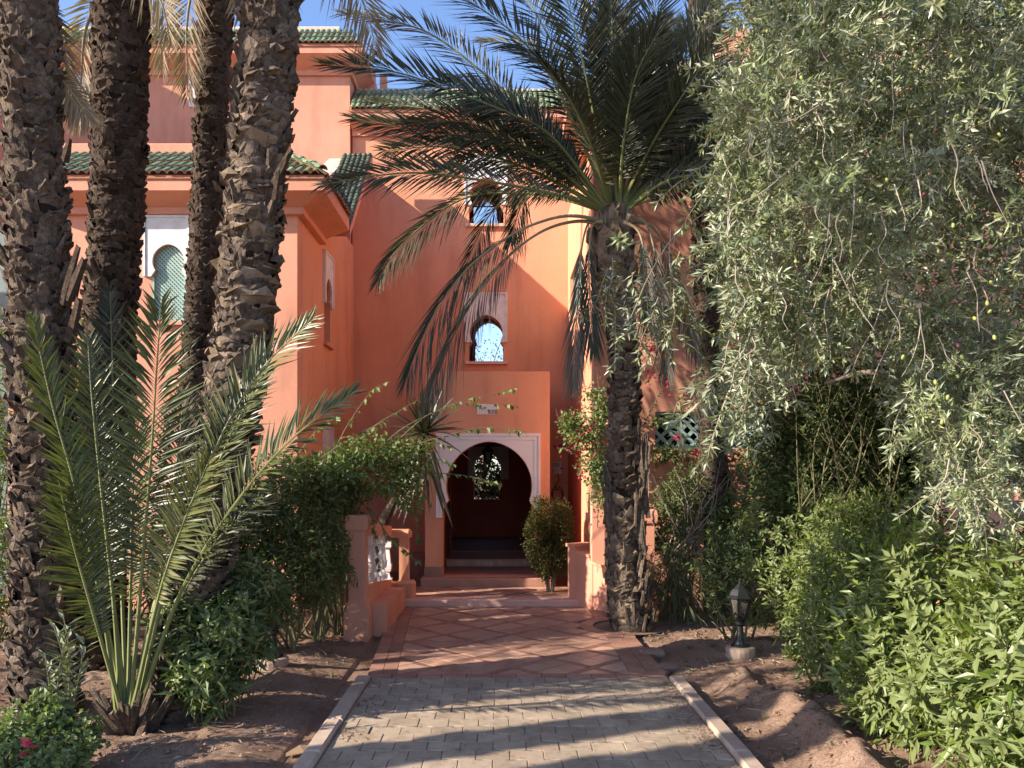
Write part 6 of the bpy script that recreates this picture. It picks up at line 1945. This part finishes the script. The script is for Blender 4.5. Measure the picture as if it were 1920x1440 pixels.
def front_edge(px):
    return float(np.interp(px, [1300, 1380, 1450, 1520, 1600, 1660, 1710, 1760, 1800, 1850, 2050], [830, 800, 720, 640, 600, 620, 740, 890, 955, 910, 890]))
def spray_matrix(q, d, roll, s):
    return orient(q, -Vector(d), roll, s)
clumps = []
tries = 0
GAPS = [(1625, 660, 75, 110), (1870, 545, 70, 95), (1430, 700, 50, 75), (1700, 110, 75, 55), (1490, 455, 55, 45), (1760, 430, 45, 60), (1560, 240, 45, 40), (1870, 330, 50, 45)]
while len(clumps) < 84 and tries < 30000:
    tries += 1
    px, py = ro.uniform(1250, 2060), ro.uniform(-150, 930)
    r = ro.uniform(.16, .36); d = ro.uniform(3.5, 5.0)
    rp_ = r * FPX / d
    if px - rp_ * .75 < left_edge(py) or py + rp_ * .55 > front_edge(px): continue
    if any(((px - a) / (w + rp_ * .55)) ** 2 + ((py - b) / (h + rp_ * .55)) ** 2 < 1 for a, b, w, h in GAPS): continue
    c = np.array(at(px, py, d))
    if any(np.linalg.norm(c - c2) < (r + r2) * .86 for c2, r2 in clumps): continue
    clumps.append((c, r))
pts = []
for c, r in clumps:
    n = int(30 * (r / .26) ** 1.6) + 6
    dirs = norm(ro.normal(size=(n, 3)) * np.array([1, 1, .8]) + np.array([-.15, -.15, .1]))
    for dv in dirs:
        q = c + dv * r * ro.uniform(.15, .62) * np.array([1, 1, .9])
        dd = dv * 1.0 + np.array([0, 0, -.35]) + ro.normal(0, .35, 3)
        pts.append((q[1] + (.6 if dv[1] > .3 else 0), q, dd, r))
pts.sort(key=lambda p: p[0])
def add_geo(g, s_, mm):
    V = np.concatenate(s_.V); Mx = np.array(mm); V = V @ Mx[:3, :3].T + Mx[:3, 3]; off = g.n
    g.V.append(V); g.n += len(V)
    for t, tm in zip(s_.T, s_.TM): g.T.append(t + off); g.TM.append(tm)
    for t, tm in zip(s_.Q, s_.QM): g.Q.append(t + off); g.QM.append(tm)
g = Geo(); npart = 0
for k, (dist, q, dd, r) in enumerate(pts):
    mm = spray_matrix(q, dd, ro.uniform(0, 6.28), ro.uniform(.6, .95) * (.75 + r))
    i = int(ro.integers(8))
    if npart < 296 and k % 3 == 0:
        place("hanging_spray", SPRm[i], olive, M=mm); npart += 1
    else:
        add_geo(g, SPR[i], mm)
# long loose sprays trailing from the lower and outer edge
for k in range(150):
    px = ro.uniform(1310, 1900); py = front_edge(px) - ro.uniform(-10, 110)
    if k % 3 == 0: py = ro.uniform(150, 800); px = left_edge(py) + ro.uniform(20, 90)
    add_geo(g, SPR[int(ro.integers(8))], spray_matrix(np.array(at(px, py - 30, ro.uniform(3.8, 5.0))), ro.normal(0, .35, 3) + np.array([0, 0, -1]), ro.uniform(0, 6.28), ro.uniform(.7, 1.15)))
place("foliage", g.mesh("foliage", [M['twig'], M['olive_leaf']]), olive, kind='stuff')
# upright leafy shoots, denser inner leaves
g = Geo(); n = 46000
px = ro.uniform(1260, 2040, n * 2); py = ro.uniform(-120, 900, n * 2)
ok = np.array([a > left_edge(b) + 20 and b < bottom_edge(a) + 5 for a, b in zip(px, py)]); px, py = px[ok][:n], py[ok][:n]
dn = vnoise(px, py, 105, 77) * .65 + vnoise(px, py, 45, 78) * .35
ok = (ro.random(len(px)) < dn * .8 + .5) & np.array([b < front_edge(a) + 30 for a, b in zip(px, py)]); px, py = px[ok], py[ok]
d = 5.5 + 1.9 * ro.random(len(px))
P = np.array([tuple(at(a, b, c)) for a, b, c in zip(px, py, d)])
Dd = ro.normal(size=P.shape) + np.array([-.2, -.2, .35])
leaves(g, P, Dd, ro.normal(size=P.shape) + np.array([0, 0, .7]), .085 * ro.uniform(.7, 1.2, len(P)), .032, .22, .1, .45, 0)
place("inner_foliage", g.mesh("inner_foliage", [M['olive_leaf']]), olive, kind='stuff')
# sparse drooping sprays in front of the palm trunk
g = Geo()
for k in range(26):
    px, py = ro.uniform(1130, 1290), ro.uniform(400, 620)
    if px < 1165 and py < 470: continue
    q = at(px, py, 5.0 + ro.uniform(-.3, .4))
    mm = Matrix.Translation(q) @ Matrix.Rotation(ro.uniform(0, 6.28), 4, 'Z') @ Matrix.Rotation(ro.normal(0, .6), 4, 'X')
    s_ = SPR[int(ro.integers(8))]; V = np.concatenate(s_.V); Mx = np.array(mm); V = V @ Mx[:3, :3].T + Mx[:3, 3]; off = g.n
    g.V.append(V); g.n += len(V)
    for t, tm in zip(s_.T, s_.TM): g.T.append(t + off); g.TM.append(tm)
    for t, tm in zip(s_.Q, s_.QM): g.Q.append(t + off); g.QM.append(tm)
place("outer_foliage", g.mesh("outer_foliage", [M['twig'], M['olive_leaf']]), olive, kind='stuff')
# shrub added in the hollow; its dark leaf colour stands in for shade
hs = shrub("shrub", "tall twiggy shrub added under the olive crown, its dark leaves standing in for shade", [(tuple(at(1600, 790, 7.6)), (.62, .45, .85)), (tuple(at(1500, 850, 7.9)), (.5, .4, .7)), (tuple(at(1690, 830, 7.4)), (.45, .4, .7)), (tuple(at(1600, 930, 7.6)), (.9, .5, .6))], WHk, 260, "shoot", M['dark_leaf'], 26000, .075, .028, 213, stem_r=.006)
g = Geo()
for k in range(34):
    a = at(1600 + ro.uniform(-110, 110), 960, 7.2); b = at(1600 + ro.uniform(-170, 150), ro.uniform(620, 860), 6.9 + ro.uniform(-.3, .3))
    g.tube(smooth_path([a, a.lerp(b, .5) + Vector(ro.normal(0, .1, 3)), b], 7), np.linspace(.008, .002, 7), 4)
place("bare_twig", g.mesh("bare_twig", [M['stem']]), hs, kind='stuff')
# bare pale twigs hanging among the leaves
TW = [[(1320, 400), (1262, 445), (1215, 520), (1185, 590), (1170, 600)], [(1258, 430), (1255, 480), (1262, 520), (1275, 545)], [(1268, 425), (1262, 470)], [(1500, 300), (1430, 360), (1375, 390), (1365, 440), (1366, 520)], [(1770, 240), (1795, 300), (1790, 350), (1812, 398)], [(1900, 100), (1890, 160), (1870, 200)], [(1740, 80), (1745, 140), (1755, 200), (1750, 270)],
      [(1690, 580), (1668, 640), (1645, 690), (1630, 735)], [(1660, 540), (1640, 610), (1612, 660), (1596, 700)], [(1840, 300), (1860, 360), (1890, 420)], [(1780, 860), (1770, 900), (1740, 920)], [(1810, 880), (1800, 940), (1770, 985)], [(1560, 480), (1600, 560), (1640, 620)], [(1340, 150), (1450, 230), (1560, 180), (1700, 60)], [(1400, 300), (1500, 250), (1640, 130), (1760, 0)]]
for i in range(64):
    px, py = ro.uniform(1320, 1900), ro.uniform(60, 830)
    L = ro.uniform(50, 150)
    if px < left_edge(py) + 30 or py + L * .55 > front_edge(px): continue
    s = ro.uniform(-.7, .7)
    TW.append([(px, py), (px + s * 20 + ro.uniform(-12, 12), py + L * .35), (px + s * 40 + ro.uniform(-16, 16), py + L * .7), (px + s * 50 + ro.uniform(-20, 20), py + L)])
for pts_ in TW:
    d0 = ro.uniform(3.4, 3.9); 
    if pts_[0][0] < 1330: d0 = 4.6
    g = Geo().tube(smooth_path(px_path(pts_, d0), 14), np.linspace(.0033, .0014, 14), 5)
    place("bare_twig", g.mesh("bare_twig", [M['twig']]), olive)
# fruit
of = Geo().lathe([(.001, -.013), (.006, -.010), (.0085, 0), (.006, .010), (.001, .013)], 8)
fruit = [of.mesh("olive_fruit", [M['olive_fruit']], smooth=True), of.mesh("olive_fruit", [M['olive_ripe']], smooth=True)]
for i in range(70):
    px, py = ro.uniform(1400, 1915), ro.uniform(30, 860)
    if px < left_edge(py) + 40 or py > front_edge(px) - 25: continue
    place("olive_fruit", fruit[1 if i % 7 == 0 else 0], olive, M=Matrix.Translation(at(px, py, ro.uniform(3.4, 3.8))) @ Matrix.Rotation(ro.normal(0, .5), 4, 'X'))

# ------------------------------------------------------------------ trees behind the house, seen through its openings
bt = thing("garden_tree", "bare topped garden tree behind the house seen through the keyhole window", "tree", (-0.6, 22, 0))
g = Geo(); rt2 = np.random.default_rng(140)
g.tube([(-.6, 22, 0), (-.5, 22, 2.5), (-.4, 22, 4.2)], [.14, .1, .05], 8)
for k in range(60):
    a = np.array([-.45 + rt2.normal(0, .12), 22 + rt2.normal(0, .1), rt2.uniform(2.8, 4.4)]); b = a + np.array([rt2.normal(0, .6), rt2.normal(0, .5), rt2.uniform(.4, 1.5)])
    g.tube(smooth_path([a, (a + b) / 2 + rt2.normal(0, .1, 3), b], 7), np.linspace(.02, .005, 7), 4)
place("trunk", g.mesh("trunk", [M['wood']]), bt)
g = Geo(); n = 900
P = np.array([-.45, 22, 4.45]) + rt2.normal(size=(n, 3)) * np.array([.8, .5, .62])
leaves(g, P, rt2.normal(size=P.shape), rt2.normal(size=P.shape), .11, .035, .2, .1, .45, 0)
place("crown", g.mesh("crown", [M['dark_leaf']]), bt)
shrub("garden_bush", "dark garden bush behind the house seen through the hall window", [((-.5, 18.3, 1.5), (1.3, .4, 1.0)), ((.6, 18.4, 1.3), (.9, .4, 1.0))], WHs, 40, "shoot", M['dark_leaf'], 9000, .12, .05, 212)

# ------------------------------------------------------------------ litter on the soil
rl = np.random.default_rng(150)
n = 11000
x = rl.uniform(-4.4, 4.2, n); y = rl.uniform(3.6, 9.6, n)
ok = ~((x > -1.35) & (x < 1.5)); x, y = x[ok], y[ok]
den = vnoise(x, y, .6, 31)
ok = rl.random(len(x)) < den * 1.2 - .1; x, y = x[ok], y[ok]
z = ground_z(x, y) + .006
g = Geo(); n = len(x); a = rl.uniform(0, 6.28, n)
leaves(g, np.stack([x, y, z], -1), np.stack([np.cos(a), np.sin(a), rl.uniform(-.05, .3, n)], -1), np.array([0, 0, 1.0]) + rl.normal(0, .3, (n, 3)), rl.uniform(.025, .085, n), rl.uniform(.007, .022, n), .2, .05, .5, 0)
place("leaf_litter", g.mesh("leaf_litter", [M['litter']]))['kind'] = 'stuff'
g = Geo(); n = 900
x = np.concatenate([rl.uniform(-1.0, 1.3, n // 2), rl.uniform(-1.2, 1.3, n // 2)]); y = np.concatenate([rl.uniform(3.8, 6.2, n // 2), rl.uniform(6.4, 10.6, n // 2)]); n = len(x)
z = np.where(y > 9.68, .086, .006); ok = (y < 9.65) | (y > 9.98); x, y, z = x[ok], y[ok], z[ok]; n = len(x)
a = rl.uniform(0, 6.28, n)
leaves(g, np.stack([x, y, z], -1), np.stack([np.cos(a), np.sin(a), np.full(n, .05)], -1), np.array([0, 0, 1.0]) + rl.normal(0, .15, (n, 3)), rl.uniform(.012, .04, n), rl.uniform(.004, .011, n), .1, 0, .5, 0)
place("path_litter", g.mesh("path_litter", [M['litter']]))['kind'] = 'stuff'
g = Geo()
for k in range(420):
    xx, yy = rl.uniform(-4, 3.8), rl.uniform(3.7, 9.2)
    if -1.3 < xx < 1.48: continue
    a = rl.uniform(0, 6.28); L = rl.uniform(.04, .22); dx, dy = math.cos(a) * L / 2, math.sin(a) * L / 2
    p_ = [Vector((xx + f * dx + rl.normal(0, .006), yy + f * dy + rl.normal(0, .006), gz(xx + f * dx, yy + f * dy) + .008)) for f in (-1, 0, 1)]
    g.tube(p_, [.0035, .003, .002], 4)
place("fallen_twigs", g.mesh("fallen_twigs", [M['twig']]))['kind'] = 'stuff'
g = Geo()
for k in range(60):
    xx, yy = (rl.uniform(1.5, 2.6), rl.uniform(4.2, 8.8)) if k % 2 else (rl.uniform(-3.4, -1.3), rl.uniform(4.2, 7.6))
    n = 9; a = rl.uniform(0, 6.28, n)
    leaves(g, np.array([[xx, yy, gz(xx, yy)]]) + rl.normal(0, .012, (n, 3)) * [1, 1, 0], np.stack([np.cos(a) * .7, np.sin(a) * .7, np.ones(n)], -1), rl.normal(size=(n, 3)), rl.uniform(.03, .09, n), .007, .2, .3, .5, 0)
place("weeds", g.mesh("weeds", [M['grass_leaf']]))['kind'] = 'stuff'
# clods and pebbles
g = Geo(); n = 3200
x = rl.uniform(-4, 3.6, n); y = rl.uniform(3.7, 9, n); ok = ~((x > -1.3) & (x < 1.47)); x, y = x[ok], y[ok]; z = ground_z(x, y)
for xi, yi, zi in zip(x, y, z):
    s = .004 + .022 * rl.random() ** 2.5
    V = np.array([(1, 0, 0), (-1, 0, 0), (0, 1, 0), (0, -1, 0), (0, 0, .8), (0, 0, -.5)]) * s * rl.uniform(.6, 1.3, (6, 1)) + np.array([xi, yi, zi + s * .2])
    g.add(V, T=[(0, 2, 4), (2, 1, 4), (1, 3, 4), (3, 0, 4), (2, 0, 5), (1, 2, 5), (3, 1, 5), (0, 3, 5)])
place("soil_clods", g.mesh("soil_clods", [M['soil']]))['kind'] = 'stuff'
# soil washed over the paving along its edges
g = Geo(); n = 2600
sx_ = np.where(rl.random(n) < .5, -1.05 + np.abs(rl.normal(0, .09, n)), 1.35 - np.abs(rl.normal(0, .09, n))); sy_ = rl.uniform(3.8, 6.3, n)
k = vnoise(sx_ * .3, sy_, .35, 61) > .45; sx_, sy_ = sx_[k], sy_[k]
for xi, yi in zip(sx_, sy_):
    s = .003 + .008 * rl.random() ** 2
    V = np.array([(1, 0, 0), (-1, 0, 0), (0, 1, 0), (0, -1, 0), (0, 0, .6), (0, 0, -.3)]) * s * rl.uniform(.6, 1.3, (6, 1)) + np.array([xi, yi, .002])
    g.add(V, T=[(0, 2, 4), (2, 1, 4), (1, 3, 4), (3, 0, 4)])
place("washed_soil", g.mesh("washed_soil", [M['soil']]))['kind'] = 'stuff'
# grass tuft at the palm foot
q = on_ground(1212, 1182)
g = Geo(); n = 40; a = rl.uniform(0, 6.28, n)
leaves(g, np.array([[q.x, q.y, .0]]) + rl.normal(0, .02, (n, 3)) * [1, 1, 0], np.stack([np.cos(a) * .5, np.sin(a) * .5, np.ones(n)], -1), rl.normal(size=(n, 3)), rl.uniform(.08, .18, n), .007, .2, .3, .5, 0)
tag(place("grass_tuft", g.mesh("grass_tuft", [M['grass_leaf']])), "small green grass tuft at the foot of the path palm", "grass")
